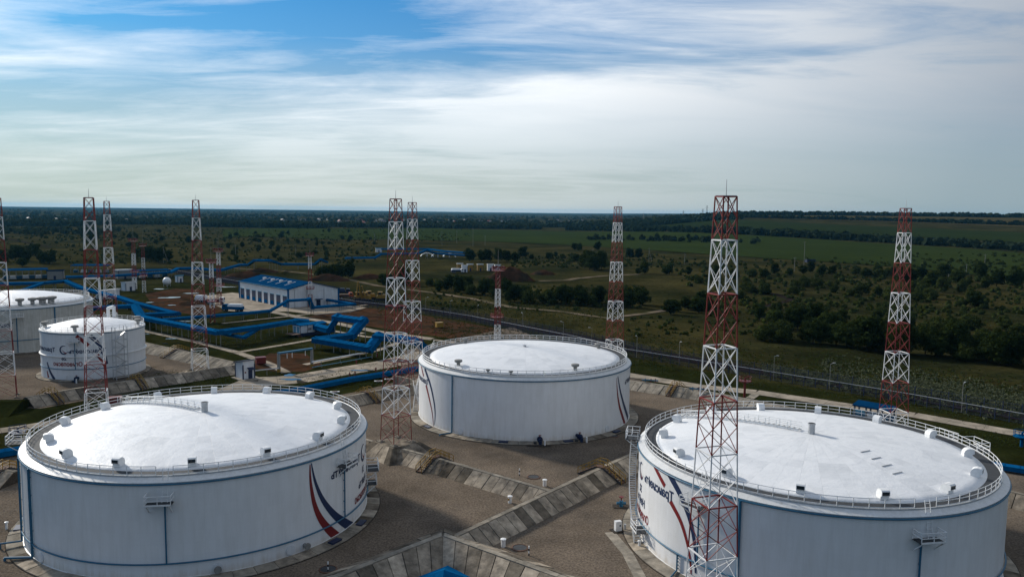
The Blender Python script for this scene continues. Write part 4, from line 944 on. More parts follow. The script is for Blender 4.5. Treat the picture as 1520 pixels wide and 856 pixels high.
# ================================================================== dikes faced with concrete slabs
def offset_line(pts, o):
    out = []; n = len(pts)
    for i, p in enumerate(pts):
        d0 = (pts[i]-pts[i-1]) if i else (pts[1]-pts[0]); d1 = (pts[i+1]-pts[i]) if i < n-1 else d0
        n0 = Vector((-d0.y, d0.x, 0)).normalized(); n1 = Vector((-d1.y, d1.x, 0)).normalized(); m = (n0+n1).normalized(); k = o/max(.35, m.dot(n0))
        out.append(Vector((p.x+m.x*k, p.y+m.y*k, 0)))
    return out
def dike(label, pix, H=1.8, run=3.0, cw=.9, sides=(1, -1), sw=1.9, face='slab', cat='dike'):
    pts = [G(u, v, H) for u, v in pix]; pts = [Vector((p.x, p.y, 0)) for p in pts]
    CL_, CR, TL_, TR_ = offset_line(pts, cw/2), offset_line(pts, -cw/2), offset_line(pts, cw/2+run), offset_line(pts, -cw/2-run); n = len(pts)
    mb = MB(); up = lambda p, z: (p.x, p.y, z); vs = []
    for i in range(n): vs += [up(TL_[i], -.05), up(CL_[i], H), up(CR[i], H), up(TR_[i], -.05)]
    fs = [(4*i+k, 4*i+k+1, 4*i+k+5, 4*i+k+4) for i in range(n-1) for k in range(3)] + [(0, 1, 2, 3), (4*n-4, 4*n-3, 4*n-2, 4*n-1)]
    mb.add(vs, fs); o = mb.build('dike', MAT['grass_site' if face is None else 'dark_edge']); recalc(o.data); tag(o, label, cat)
    if face is None: return o
    for s in sides:
        C_, T_ = (CL_, TL_) if s > 0 else (CR, TR_)
        for i in range(n-1):
            L = (T_[i+1]-T_[i]).length; m = max(1, round(max(L, (C_[i+1]-C_[i]).length)/sw))
            nn = Vector((-(C_[i+1]-C_[i]).y, (C_[i+1]-C_[i]).x, 0)).normalized()*s; nrm = (nn*H + Vector((0, 0, run))).normalized()
            for k in range(m):
                g = .03; a, b = k/m + g/m, (k+1)/m - g/m; th = .12 + random.uniform(-.06, .06)
                c0, c1 = C_[i].lerp(C_[i+1], a), C_[i].lerp(C_[i+1], b); t0, t1 = T_[i].lerp(T_[i+1], a), T_[i].lerp(T_[i+1], b)
                q = [Vector(up(t0, -.06)), Vector(up(t1, -.06)), Vector(up(c1, H-.02)), Vector(up(c0, H-.02))]
                MB().hexa([p + nrm*.012 for p in q] + [p + nrm*th for p in q]).build('slab', MAT[face], o)
        kb = MB()
    for i in range(n-1):
        a, b = pts[i], pts[i+1]; L = (b-a).length; m = max(1, round(L/5.5)); dd = (b-a).normalized(); nn = Vector((-dd.y, dd.x, 0))
        for k in range(m):
            p, q = a + dd*(L*k/m+.03), a + dd*(L*(k+1)/m-.03)
            MB().hexa([up(p-nn*cw*.42, H-.05), up(q-nn*cw*.42, H-.05), up(q+nn*cw*.42, H-.05), up(p+nn*cw*.42, H-.05), up(p-nn*cw*.4, H+.13), up(q-nn*cw*.4, H+.13), up(q+nn*cw*.4, H+.13), up(p+nn*cw*.4, H+.13)]).build('coping', MAT['concrete'], o)
    return o
def pad(label, c, hs, H, run, rot, sw=1.5):
    """raised square tower base with sloped slab faces"""
    o = thing('tower_pad', label, 'tower base', (c.x, c.y, 0), rad(rot)); a, b = hs, hs+run
    MB().hexa([(-b, -b, -.05), (b, -b, -.05), (b, b, -.05), (-b, b, -.05), (-a, -a, H), (a, -a, H), (a, a, H), (-a, a, H)]).build('core', MAT['slab'], o)
    for k in range(4):
        R_ = Matrix.Rotation(k*PI/2, 3, 'Z'); m = max(2, round(2*b/sw)); nrm = Vector((0, -H, run)).normalized(); nrm = Vector((0, -nrm.y*-1, nrm.z)); nrm = Vector((0, -H, run)).normalized()
        for i in range(m):
            g = .02; f0, f1 = -1+2*(i+g)/m, -1+2*(i+1-g)/m; th = .09 + random.uniform(-.03, .03)
            q = [Vector((b*f0, -b, -.05)), Vector((b*f1, -b, -.05)), Vector((a*f1, -a, H)), Vector((a*f0, -a, H))]
            MB().hexa([R_ @ (p+nrm*.012) for p in q] + [R_ @ (p+nrm*th) for p in q]).build('slab', MAT['slab'], o)
    return o
DA = dike('concrete-slab dike running from the front pit up to the tank with the winding stair', [(640, 812), (677, 795), (895, 693), (945, 671), (1000, 646)], 1.8, 2.6)
DB = dike('concrete-slab dike from the lattice tower pad down to the crossing with another dike', [(470, 632), (541, 652), (600, 667), (655, 682), (818, 729)], 1.6, 2.4)
DC = dike('broad slab-faced dike corner enclosing the pit with the blue pavilion roof', [(330, 925), (500, 855), (657.5, 793), (829, 855), (985, 912)], 2.5, 5.2, 1.0, sw=2.3)
DD = dike('pale slab dike beside the numbered tank, far side of its yard', [(140, 492), (210, 507.5), (354, 539)], 1.8, 3.6, sw=1.3, face='concrete')  # sunlit look put into the colour: paler concrete facing than the other dikes
DE = dike('slab dike closing the numbered tank yard towards the striped tank', [(354, 541), (282, 552.4), (213, 562), (110, 577), (38, 590)], 1.8, 3.0, sw=2.4)
DF = dike('slab dike beside the perimeter road, beyond the lone tank', [(860, 551), (935, 565), (1043, 580), (1150, 600), (1300, 632)], 1.6, 3.0, face='concrete')
DG = dike('slab dike between the service road trough and the striped tank', [(440, 604), (512, 589), (625, 567)], 1.7, 2.6)
DH = dike('slab dike end showing past the tank with the winding stair', [(1440, 714), (1490, 727), (1640, 763)], 1.9, 1.6)
DI = dike('short slab dike beside the platform of the striped tank', [(-90, 690), (24, 700)], 1.8, 3.2)
bank = dike('grassy earth bank next to the tower before the weathered tank', [(-60, 595), (36, 594)], 1.9, 6.0, 2.0, face=None, cat='earth bank')
p = G(588, 655, 2.0); pad('sloped concrete slab base under the tower on the dike corner', p, 3.0, 1.97, 2.6, 45)
p = G(297, 550, 1.2); pad('sloped concrete slab base under the tower beside the booth', p, 3.0, 1.17, 2.0, 28)
p = G(612, 566, 1.0); o = thing('tower_pad', 'square concrete base with a tall wall under the tower behind the dike corner', 'tower base', (p.x, p.y, 0), rad(47))
MB().box((-3.2, -3.2, -.1), (3.2, 3.2, .98)).build('block', MAT['concrete'], o); MB().box((-3.4, -3.5, -.1), (-2.9, 3.4, 2.6)).build('wall', MAT['concrete'], o)
# step-overs with yellow railings
def step_over(label, u, v, H, run, dr, wd=1.3):
    p = G(u, v, H); d = Vector(dr).normalized(); o = thing('step_over', label, 'stairs', (p.x, p.y, 0), math.atan2(d.y, d.x)); L = run+.9
    n = 7; tm = MB().box((-.17, -wd/2, -.05), (.17, wd/2, .05)).mesh('step', MAT['rust'])
    MB().box((-.7, -wd/2, H+.22), (.7, wd/2, H+.32)).build('landing', MAT['rust'], o)
    for s in (-1, 1):
        for k in range(n): f = (k+.5)/n; mk('step', tm, o, (s*(.7+L*f), 0, (H+.2)*(1-f)+.1))
        MB().bar((s*.6, -wd/2, H+.2), (s*(.7+L), -wd/2, .05), .09, .3).bar((s*.6, wd/2, H+.2), (s*(.7+L), wd/2, .05), .09, .3).build('stringer', MAT['dark_ring'], o)
    for y in (-wd/2, wd/2):
        h = MB()
        for hh in (.6, 1.15):
            h.bar((-.7, y, H+.3+hh), (.7, y, H+.3+hh), .09)
            for s in (-1, 1): h.bar((s*.7, y, H+.3+hh), (s*(.7+L), y, .1+hh), .09)
        for s in (-1, 1):
            for f in (0, .33, .66, 1): h.bar((s*(.7+L*f), y, (H+.2)*(1-f)), (s*(.7+L*f), y, (H+.2)*(1-f)+1.25), .08)
        h.build('handrail', MAT['yellow_paint'], o)
    return o
def perp(pix, i, H):
    a, b = G(*pix[i], H), G(*pix[i+1], H); d = b-a; return (-d.y, d.x, 0)
step_over('yellow-railed steps crossing the dike beside the tower pad', 646, 679.5, 1.6, 2.4, perp([(600, 667), (655, 682)], 0, 1.6))
step_over('yellow-railed steps crossing the dike next to the winding-stair tank', 893, 694, 1.8, 2.6, perp([(677, 795), (895, 693)], 0, 1.8))
step_over('yellow-railed steps on the dike beside the blue trough', 545, 583, 1.7, 2.6, perp([(512, 589), (625, 567)], 0, 1.7))
step_over('yellow steps down the dike from the perimeter road', 1003, 574, 1.6, 3.0, perp([(935, 565), (1043, 580)], 0, 1.6))
step_over('yellow-railed steps on the numbered tank dike, the pair nearer the earth bank', 74, 584, 1.8, 3.0, perp([(110, 577), (38, 590)], 0, 1.8))
step_over('yellow-railed steps on the numbered tank dike, behind the scaffold stair tower', 203, 564, 1.8, 3.0, perp([(213, 562), (110, 577)], 0, 1.8))
step_over('yellow steps up the pale far dike of the numbered tank', 264, 519, 1.8, 3.6, perp([(210, 507), (354, 539)], 0, 1.8))
step_over('yellow-railed steps beside the platform of the striped tank', 4, 697, 1.8, 3.2, perp([(-90, 690), (24, 700)], 0, 1.8))

# ================================================================== covered pipe galleries
def gallery(label, pts, wd=2.0, ht=1.2, posts=7.0, name='pipe_gallery', mt='gallery_blue', cat='pipe gallery', pw=.16):
    P_ = [G(u, v, z) for u, v, z in pts]; c = P_[0]; o = thing(name, label, cat, (c.x, c.y, 0)); off = Vector((c.x, c.y, 0)); seams = []
    for a, b in zip(P_, P_[1:]):
        a, b = a-off, b-off; d = (b-a); L = d.length; d.normalize(); side = d.cross(Vector((0, 0, 1)))
        if side.length < .05: side = Vector((1, 0, 0))
        side.normalize(); up = side.cross(d); A0, B0 = a - d*wd*.35, b + d*wd*.35
        sec = [(-wd/2, -ht/2), (wd/2, -ht/2), (wd/2, ht*.22), (wd*.56, ht*.22), (0, ht/2), (-wd*.56, ht*.22), (-wd/2, ht*.22)]; n = len(sec)
        vs = [q + side*x + up*z for q in (A0, B0) for x, z in sec]; mb = MB()
        mb.add(vs, [tuple(range(n-1, -1, -1)), tuple(range(n, 2*n))] + [(i, (i+1) % n, n+(i+1) % n, n+i) for i in range(n)])
        cs = mb.build('casing', MAT[mt], o)
        rb = MB(); m = max(1, int(L/2.2))
        for k in range(m):
            q = a + d*(L*(k+.5)/m); rb.bar(q + side*wd*.58 + up*(ht*.22+.02), q + up*(ht/2+.03), .08, .05); rb.bar(q - side*wd*.58 + up*(ht*.22+.02), q + up*(ht/2+.03), .08, .05)
        tag(rb.build('roof_rib', MAT[mt], cs), kind='stuff')
        if posts:
            m = max(1, round(L/posts))
            for k in range(m+1 if b is P_[-1]-off else m):
                q = a + d*(L*k/m)
                if q.z - ht/2 < .5: continue
                po = MB()
                for s in (-1, 1): e = Vector((q.x, q.y, 0)) + side*s*wd*.38; po.bar((e.x, e.y, -.1), (e.x, e.y, q.z-ht/2+.05), pw)
                po.bar(Vector((q.x, q.y, q.z-ht/2-.05)) - side*wd*.45, Vector((q.x, q.y, q.z-ht/2-.05)) + side*wd*.45, pw)
                po.build('trestle', MAT['pole_grey'], o)
    return o
gallery('long blue pipe gallery from the pump station down to the muddy yard', [(0, 421, 4), (63, 420, 4), (98, 417, 4), (120, 426.5, 4), (148, 434, 4), (178, 441.5, 4), (200, 449, 3.6), (247, 461.5, 3.4), (262, 465, 3.4), (212, 467, 3.0)], 2.8, 1.6)
gallery('blue pipe gallery branching at the pump station to the small blue-roofed shed', [(98, 417, 4), (63, 420, 4), (27, 432.5, 3), (50, 437, 3), (64, 437, 3)], 2.0, 1.2)
gallery('blue pipe gallery running past the numbered tank to the grass plot, with a return loop', [(124, 462, 3), (137, 457, 3), (200, 453.5, 4), (210, 470, 4.2), (244, 477, 4.2), (324, 492.5, 4.4), (383, 485, 4.2), (441, 475.5, 3.6), (454, 476.5, 3.2)], 2.9, 1.6)
gallery('low blue loop under the bend of the gallery on the grass plot', [(383, 487, 3.4), (362, 500, 2.6), (342, 497, 2.6), (324, 493, 3.4)], 1.6, .9, 0)
gallery('blue pipe gallery past the trucks rising in a bridge before the garage', [(244, 474, 2.6), (360, 465, 2.6), (400, 461, 2.6), (427, 446, 6.2), (459, 444, 6.2), (464, 456, 2.6), (525, 451, 2.4), (476, 443, 2.4)], 1.9, 1.1)
gallery('big blue pipe gallery bridging high beside the white cabin', [(468, 483, 3.0), (489, 488.5, 3.0), (501, 470.5, 7.2), (538, 475.5, 7.2), (521, 497, 3.0), (472, 503.5, 3.0), (500, 508, 3.0), (548, 516, 3.0), (561.5, 499, 6.0), (590, 501, 6.0), (618, 506, 6.0), (634, 518, 3.0)], 3.3, 2.0, 8, pw=.22)
gallery('far blue pipe gallery stepping over the track behind the garage', [(263, 398.5, 3), (284, 398, 3), (326, 401, 3), (355, 393, 4), (368, 393, 4), (377, 386.5, 8), (402, 386.5, 8), (418, 392, 4), (467, 392, 4), (476, 385, 8), (485, 389, 4)], 2.2, 1.6, 11)
gallery('blue pipe gallery at the pump station, near the slim mast pair', [(100, 411, 3), (170, 409, 3), (252, 404, 3), (263, 398.5, 4)], 2.4, 1.4, 9)
gallery('blue pipe gallery of the valve yard beyond the tower pair, lower run', [(514, 383, 2), (556, 382.5, 2), (565, 377, 5), (620, 376, 5), (633, 371, 8), (647, 376, 4), (692, 379, 3)], 2.4, 1.6, 12)
gallery('blue pipe gallery of the valve yard beyond the tower pair, upper run', [(567, 369.5, 4), (636, 369.5, 4), (662, 373, 4), (690, 375, 4)], 2.2, 1.5, 12)
gallery('low blue cable trough along the service road', [(300, 592, .8), (426, 581, .8), (522, 562, .8), (623, 546, .8)], 1.6, 1.3, 0, 'cable_trough', cat='trough')
gallery('low blue cable trough past the platform of the striped tank', [(-60, 682, .9), (45, 664, .9), (120, 640, .9)], 1.6, 1.3, 0, 'cable_trough', cat='trough')
gallery('low blue cable trough near the far end of the perimeter road', [(1480, 690, .9), (1620, 712, .9)], 1.4, 1.1, 0, 'cable_trough', cat='trough')
def pipe_run(label, pts, r=.16, mt='galvanised', posts=6, name='pipe'):
    P_ = [G(u, v, z) for u, v, z in pts]; c = P_[0]; off = Vector((c.x, c.y, 0)); o = thing(name, label, 'pipe', off); mb = MB().path([q-off for q in P_], r, 8); mb.build('tube', MAT[mt], o)
    for a, b in zip(P_, P_[1:]):
        L = (b-a).length
        if abs(b.z-a.z) > .6*L: continue
        m = max(1, int(L/posts))
        for k in range(m): q = a.lerp(b, (k+.5)/m)-off; MB().bar((q.x, q.y, -.05), (q.x, q.y, q.z), .14).build('support', MAT['pole_grey'], o)
    return o
pipe_run('thin white pipe from the booth to the grey pipe portal', [(378, 550, 1.6), (414, 546, 1.6)])
pipe_run('white pipe from the grey pipe portal towards the big blue bridge', [(463, 537, 1.5), (490, 532, 1.5), (548, 522, 1.5)], .2, 'white_paint')
pipe_run('thin teal pipe low in the grass beside the service road', [(463, 545, .5), (520, 535, .5), (552, 529, .5)], .1, 'wall_blue')
p1, p2 = G(414, 552), G(463, 544); o = thing('pipe_portal', 'grey pipe portal on two thick legs over the footpath', 'pipe portal', p1); q = p2-p1
for e in (Vector((0, 0, 0)), q): MB().bar((e.x, e.y, -.1), (e.x, e.y, 5.0), .7).build('leg', MAT['pole_grey'], o); MB().bar((e.x, e.y, 0), (e.x, e.y, .8), .78).build('striped_foot', MAT['yellow_paint'], o)
MB().bar((-q.x*.02, -q.y*.02, 5.1), (q.x*1.02, q.y*1.02, 5.1), .8, .45).build('beam', MAT['pipe_blue'], o)
for k in (.25, .4, .8): e = q*k; MB().tube((e.x, e.y, 5), (e.x, e.y, 3.4), .09, 6).build('hanger', MAT['white_paint'], o)

# ================================================================== buildings
def frame_at(p1, p2):
    ex = (p2-p1); L = ex.length; ex.normalize(); return ex, Vector((-ex.y, ex.x, 0)), L
p1, p2, p3 = G(356, 442), G(428, 457), G(502, 444); ex, ey, L = frame_at(p1, p2); D = 25.0; ang = math.atan2(ex.y, ex.x)
g_ = thing('garage', 'long white garage with a blue roof and a row of eight dark blue doors', 'garage', p1, ang); rid = D*.46
H1, H2, H3 = 8.0, 10.6, 7.2
w_ = MB(); w_.add([(0, 0, 0), (L, 0, 0), (L, D, 0), (0, D, 0), (0, 0, H1), (L, 0, H1), (L, D, H3), (0, D, H3), (0, rid, H2), (L, rid, H2)], [(0, 1, 5, 4), (1, 2, 6, 9, 5), (2, 3, 7, 6), (3, 0, 4, 8, 7)]); w_.build('wall', MAT['wall_white'], g_)
rf = MB(); e = .6; rf.hexa([(-e, -e, H1-.1), (L+e, -e, H1-.1), (L+e, rid, H2), (-e, rid, H2), (-e, -e, H1+.2), (L+e, -e, H1+.2), (L+e, rid, H2+.3), (-e, rid, H2+.3)])
rf.hexa([(-e, rid, H2), (L+e, rid, H2), (L+e, D+e, H3-.1), (-e, D+e, H3-.1), (-e, rid, H2+.3), (L+e, rid, H2+.3), (L+e, D+e, H3+.2), (-e, D+e, H3+.2)]); R0 = rf.build('roof', MAT['roof_blue'], g_)
for k in range(4):
    x = L*(.28+.17*k); f = lambda y: H1+.2+(H2-H1+.1)*y/rid
    MB().hexa([(x, rid*.3, f(rid*.3)-.02), (x+.28, rid*.3, f(rid*.3)-.02), (x+.28, rid*.8, f(rid*.8)-.02), (x, rid*.8, f(rid*.8)-.02), (x, rid*.3, f(rid*.3)+.1), (x+.28, rid*.3, f(rid*.3)+.1), (x+.28, rid*.8, f(rid*.8)+.1), (x, rid*.8, f(rid*.8)+.1)]).build('roof_strip', MAT['wall_white'], R0)
    MB().box((x-2.2, rid*.55, f(rid*.55)-.1), (x-1.0, rid*.68, f(rid*.55)+.9)).build('roof_vent', MAT['wall_white'], R0)
MB().bar((0, -e-.1, H1+.24), (L, -e-.1, H1+.24), .12, .18).build('snow_guard', MAT['wall_blue'], R0)
for k in range(8):
    x = L*(k+.5)/8; d_ = MB().box((x-1.9, -.10, .02), (x+1.9, .05, 5.0)).build('door', MAT['dark_blue'], g_)
    MB().box((x-1.6, -.14, .3), (x+1.6, -.09, 1.9)).build('door_panel', MAT['gallery_blue'], d_); MB().box((x-2.1, -.3, 5.0), (x+2.1, 0, 5.2)).build('lintel', MAT['wall_blue'], d_)
for x, y in ((0, 0), (L, 0), (L, D), (0, D)): MB().box((x-.3, y-.3, 0), (x+.3, y+.3, (H1 if y == 0 else H3)-.05)).build('corner_trim', MAT['gallery_blue'], g_)
MB().box((L, D*.55, 0), (L+.12, D*.55+2.0, 2.6)).build('door', MAT['dark_blue'], g_); MB().box((L, D*.52, 2.9), (L+1.6, D*.52+3.2, 3.15)).build('awning', MAT['roof_blue'], g_)
for y in (.12, .36, .7): MB().tube((L+.25, D*y, 0), (L+.25, D*y, 8.0), .13, 6).build('wall_pipe', MAT['galvanised'], g_)
# booth by the service road
p1, p2 = G(361, 564), G(378, 561.5); ex, ey, L = frame_at(p1, p2); b_ = thing('booth', 'narrow white booth with blue trim and slanted blue roof beside the service road', 'booth', p1, math.atan2(ex.y, ex.x)); D = 4.2; h1, h0 = 4.9, 4.0
w_ = MB(); w_.add([(0, 0, .2), (L, 0, .2), (L, D, .2), (0, D, .2), (0, 0, h1), (L, 0, h1), (L, D, h0), (0, D, h0)], [(0, 1, 5, 4), (1, 2, 6, 5), (2, 3, 7, 6), (3, 0, 4, 7), (4, 5, 6, 7)]); w_.build('wall', MAT['wall_white'], b_)
MB().hexa([(-.4, -.4, h1), (L+.4, -.4, h1), (L+.4, D+.4, h0-.05), (-.4, D+.4, h0-.05), (-.4, -.4, h1+.22), (L+.4, -.4, h1+.22), (L+.4, D+.4, h0+.18), (-.4, D+.4, h0+.18)]).build('roof', MAT['dark_blue'], b_)
for x, y in ((0, 0), (L, 0), (0, D)): MB().box((x-.13, y-.13, 0), (x+.13, y+.13, h0-.1)).build('corner_trim', MAT['dark_blue'], b_)
MB().box((L*.45, -.08, .2), (L*.8, .04, 2.3)).build('door', MAT['dark_blue'], b_); MB().hexa([(L*.35, -1.0, 2.5), (L*.9, -1.0, 2.5), (L*.9, 0, 3.0), (L*.35, 0, 3.0), (L*.35, -1.0, 2.6), (L*.9, -1.0, 2.6), (L*.9, 0, 3.1), (L*.35, 0, 3.1)]).build('canopy', MAT['dark_blue'], b_)
MB().box((L*.14, -.05, 1.7), (L*.26, .02, 2.1)).build('sign', MAT['red_paint'], b_); MB().box((-1, -2.2, 0), (L+1.2, D+.5, .19)).build('plinth', MAT['concrete'], b_)
# cabin on the grass plot
p1, p2 = G(446, 499.5), G(484, 494.5); ex, ey, L = frame_at(p1, p2); k_ = thing('cabin', 'white panelled cabin with a light blue roof and teal doors on the grass plot', 'cabin', p1, math.atan2(ex.y, ex.x)); D = 4.4
MB().box((0, 0, 0), (L, D, 1.1)).build('skirt', MAT['dark_blue'], k_); MB().box((0, 0, 1.1), (L, D, 3.7)).build('wall', MAT['wall_white'], k_)
MB().hexa([(-.3, -.3, 3.7), (L+.3, -.3, 3.7), (L+.3, D+.3, 3.7), (-.3, D+.3, 3.7), (-.3, -.3, 3.85), (L+.3, -.3, 3.85), (L+.3, D*.5, 4.3), (-.3, D*.5, 4.3)]).build('roof', MAT['gallery_blue'], k_)
MB().hexa([(-.3, D*.5, 3.75), (L+.3, D*.5, 3.75), (L+.3, D+.3, 3.75), (-.3, D+.3, 3.75), (-.3, D*.5, 4.3), (L+.3, D*.5, 4.3), (L+.3, D+.3, 3.9), (-.3, D+.3, 3.9)]).build('roof', MAT['gallery_blue'], k_)
for y in (.5, 2.6): MB().box((-.08, y, 1.15), (.02, y+1.4, 3.3)).build('door', MAT['wall_blue'], k_)
for x in (0, L*.28, L*.56): MB().box((x-.08, -.07, 1.1), (x+.08, .02, 3.7)).build('panel_joint', MAT['dark_blue'], k_)
MB().box((L*.30, -.06, 1.9), (L*.42, .02, 2.7)).build('hatch', MAT['pole_grey'], k_); MB().box((L*.58, -.04, 1.1), (L, -.01, 3.7)).build('blue_panel', MAT['dark_blue'], k_)
st = MB().box((-3.4, -.3, .85), (0, D, 1.0)).build('porch', MAT['rust'], k_)
for k in range(4): MB().box((-1.6, -.6-.35*k, .65-.2*k), (-.2, -.3-.35*k, .73-.2*k)).build('step', MAT['rust'], st)
def shed(label, pa, pb, D, h, roofmat='roof_blue', wallmat='wall_white', name='shed', sl=.6):
    p1, p2 = G(*pa), G(*pb); ex, ey, L = frame_at(p1, p2); o = thing(name, label, 'shed', p1, math.atan2(ex.y, ex.x))
    MB().box((0, 0, 0), (L, D, h-.02)).build('wall', MAT[wallmat], o); MB().hexa([(-.3, -.3, h), (L+.3, -.3, h), (L+.3, D+.3, h-.02), (-.3, D+.3, h-.02), (-.3, -.3, h+.2+sl), (L+.3, -.3, h+.2+sl), (L+.3, D+.3, h+.2), (-.3, D+.3, h+.2)]).build('roof', MAT[roofmat], o)
    MB().box((L*.4, -.07, 0), (L*.4+min(1.2, L*.3), .03, min(2.2, h*.8))).build('door', MAT['dark_blue'], o)
    for x in (0, L): MB().box((x-.12, -.12, 0), (x+.12, .12, h-.05)).build('corner_trim', MAT['dark_blue'], o)
    return o
shed('small white shed with blue roof between the weathered tank and the pump station', (64, 447), (80, 446), 5, 4.2)
shed('white equipment box crossed by the tower behind the numbered tank', (155, 444), (178, 441), 5, 3.6, 'wall_white')
shed('small white cubicle with dark window beside the white ball-shaped vessel', (264, 419), (272, 418.5), 3.2, 3.6, 'wall_blue')
shed('white kiosk below the pump station gallery', (187, 432), (201, 431), 5, 4.2, 'wall_white')
shed('small white kiosk at the end of the valve yard gallery', (558, 374.5), (567, 374.5), 5, 4, 'wall_blue')
shed('grey pump house with pale roof among the pump station galleries', (176, 414), (197, 413), 9, 5, 'wall_white', 'pole_grey')
shed('low grey pump house beside the open blue canopy', (70, 415), (94, 414.5), 8, 5, 'roof_blue', 'pole_grey')
shed('small blue and white cabin standing on the crop field edge', (1198, 389.5), (1210, 389.5), 4, 2.2, 'dark_blue', 'dark_blue')
for i, (u, v) in enumerate(((683, 401), (698, 402), (713, 402), (728, 402), (739, 403), (690, 404))):
    shed(['white-roofed site cabin at the end of the row by the dark lorry', 'white-roofed site cabin second along the excavation row', 'white-roofed site cabin in the middle of the excavation row', 'white-roofed site cabin by the tallest soil heap row end', 'white-roofed site cabin touching the tall soil heap', 'low white site cabin in front of the excavation row'][i], (u-4, v), (u+4, v), 4, 4.5, 'white_paint', 'yellow_paint' if i < 3 else 'wall_white', 'site_cabin')
def canopy(label, pa, pb, D, h, n=6):
    p1, p2 = G(*pa), G(*pb); ex, ey, L = frame_at(p1, p2); o = thing('canopy_shed', label, 'canopy', p1, math.atan2(ex.y, ex.x)); MB().hexa([(0, 0, h), (L, 0, h), (L, D, h), (0, D, h), (0, 0, h+.3), (L, 0, h+.3), (L, D, h+.8), (0, D, h+.8)]).build('roof', MAT['roof_blue'], o)
    for k in range(n):
        for y in (.3, D-.3): x = .4+(L-.8)*k/(n-1); MB().box((x-.15, y-.15, 0), (x+.15, y+.15, h)).build('post', MAT['pole_grey'], o)
    for k in range(n-1):
        x = L*(k+.5)/(n-1); u_ = MB().tube((x-1.5, D*.5, 1.2), (x+1.5, D*.5, 1.2), .8, 12).box((x-1.7, D*.5-.9, 0), (x+1.7, D*.5+.9, .4)).build('pump', MAT['white_paint' if k % 2 else 'pipe_blue'], o)
    return o
canopy('long open blue canopy over pumps behind the weathered tank', (4, 415), (72, 413), 10, 5, 8)
canopy('open blue canopy in the pump station, the run crossed by red tower bars', (104, 405), (160, 405), 8, 4.5, 6)
canopy('open blue canopy of the pump station, near the slim masts', (196, 413), (252, 411), 7, 4, 6)
canopy('low open blue shelter beside the perimeter road', (1264, 622), (1322, 633), 3.2, 3.0, 4)
# blue pavilion in the front pit
dv = ray(659, 845); tt = 86.5/dv[1]; ax, ay, az_ = dv[0]*tt, 86.5, CAMH + dv[2]*tt
o = thing('pavilion', 'blue hipped roof of a small pavilion in the front slab pit', 'pavilion', (ax, ay, 0), rad(44)); hs = 3.1; rf = MB()
rf.add([(-hs, -hs, az_-1.5), (hs, -hs, az_-1.5), (hs, hs, az_-1.5), (-hs, hs, az_-1.5), (0, 0, az_), (-hs, -hs, az_-1.7), (hs, -hs, az_-1.7), (hs, hs, az_-1.7), (-hs, hs, az_-1.7)], [(0, 1, 4), (1, 2, 4), (2, 3, 4), (3, 0, 4), (0, 5, 6, 1), (1, 6, 7, 2), (2, 7, 8, 3), (3, 8, 5, 0), (5, 8, 7, 6)]); rf.build('roof', MAT['gallery_blue'], o)
MB().box((-2.6, -2.6, -.1), (2.6, 2.6, az_-1.72)).build('wall', MAT['wall_white'], o)

# ================================================================== perimeter fence
FP = [(250, 404), (330, 419), (527, 454), (632, 466.5), (700, 477.5), (858, 510), (930, 529), (1112, 559), (1264, 584), (1357, 600), (1520, 630), (1660, 658)]
def fence(label, pix, off, h, step, toprail):
    pts = [G(*p) for p in pix]; pts = offset_line(pts, off); o = thing('perimeter_fence', label, 'fence'); LL = []
    pm_ = MB().bar((0, 0, -.1), (0, 0, h+.25), .11).mesh('post', MAT['dark_blue']); pn = MB(); n = 11
    for k in range(n): x = step*(k+.5)/n; pn.box((x-.022, -.02, .12), (x+.022, .02, h-.05))
    for z in (.2, h*.5, h-.1): pn.box((.05, -.025, z), (step-.05, .025, z+.05))
    pn = pn.mesh('panel', MAT['dark_blue']); rl = MB().box((0, -.06, h), (step, .06, h+.11)).mesh('top_rail', MAT['galvanised']); k = 0
    for a, b in zip(pts, pts[1:]):
        d = b-a; L = d.length; m = max(1, round(L/step)); an = math.atan2(d.y, d.x)
        for i in range(m):
            if k >= 290: return o
            q = a.lerp(b, i/m); mk('post', pm_, o, q); f = mk('panel', pn, o, q, an); f.scale = (L/m/step, 1, 1)
            if toprail: r = mk('top_rail', rl, o, q, an); r.scale = (L/m/step, 1, 1)
            k += 1
    return o
fence('long dark blue mesh fence with a pale top cable along the ploughed strip, inner line', list(reversed(FP)), 0, 2.3, 3.0, True)
fence('dark blue mesh fence on the meadow side of the ploughed strip', list(reversed(FP)), -10.5, 2.0, 4.0, False)
POLE = MB().tube((0, 0, -.2), (0, 0, 6.5), .06, 6, .045).mesh('pole', MAT['pole_grey']); HEAD = MB().bar((0, 0, 6.4), (.9, 0, 6.7), .07).box((.6, -.14, 6.62), (1.2, .14, 6.76)).mesh('lamp_head', MAT['galvanised'])
fpts = [G(*p) for p in FP]
for i, (u, v) in enumerate(((632, 464), (668, 470), (709, 478), (776, 491), (836, 506), (878, 516), (945, 530), (1008, 540), (1148, 564), (1231, 577), (1427, 611), (1321, 592), (1085, 553))):
    p = G(u, v); o = thing('fence_lamp', 'slim grey lamp post along the perimeter fence', 'lamp post', p, rad(40*i), 'lamp posts along the fence'); mk('pole', POLE, o); mk('lamp_head', HEAD, o)
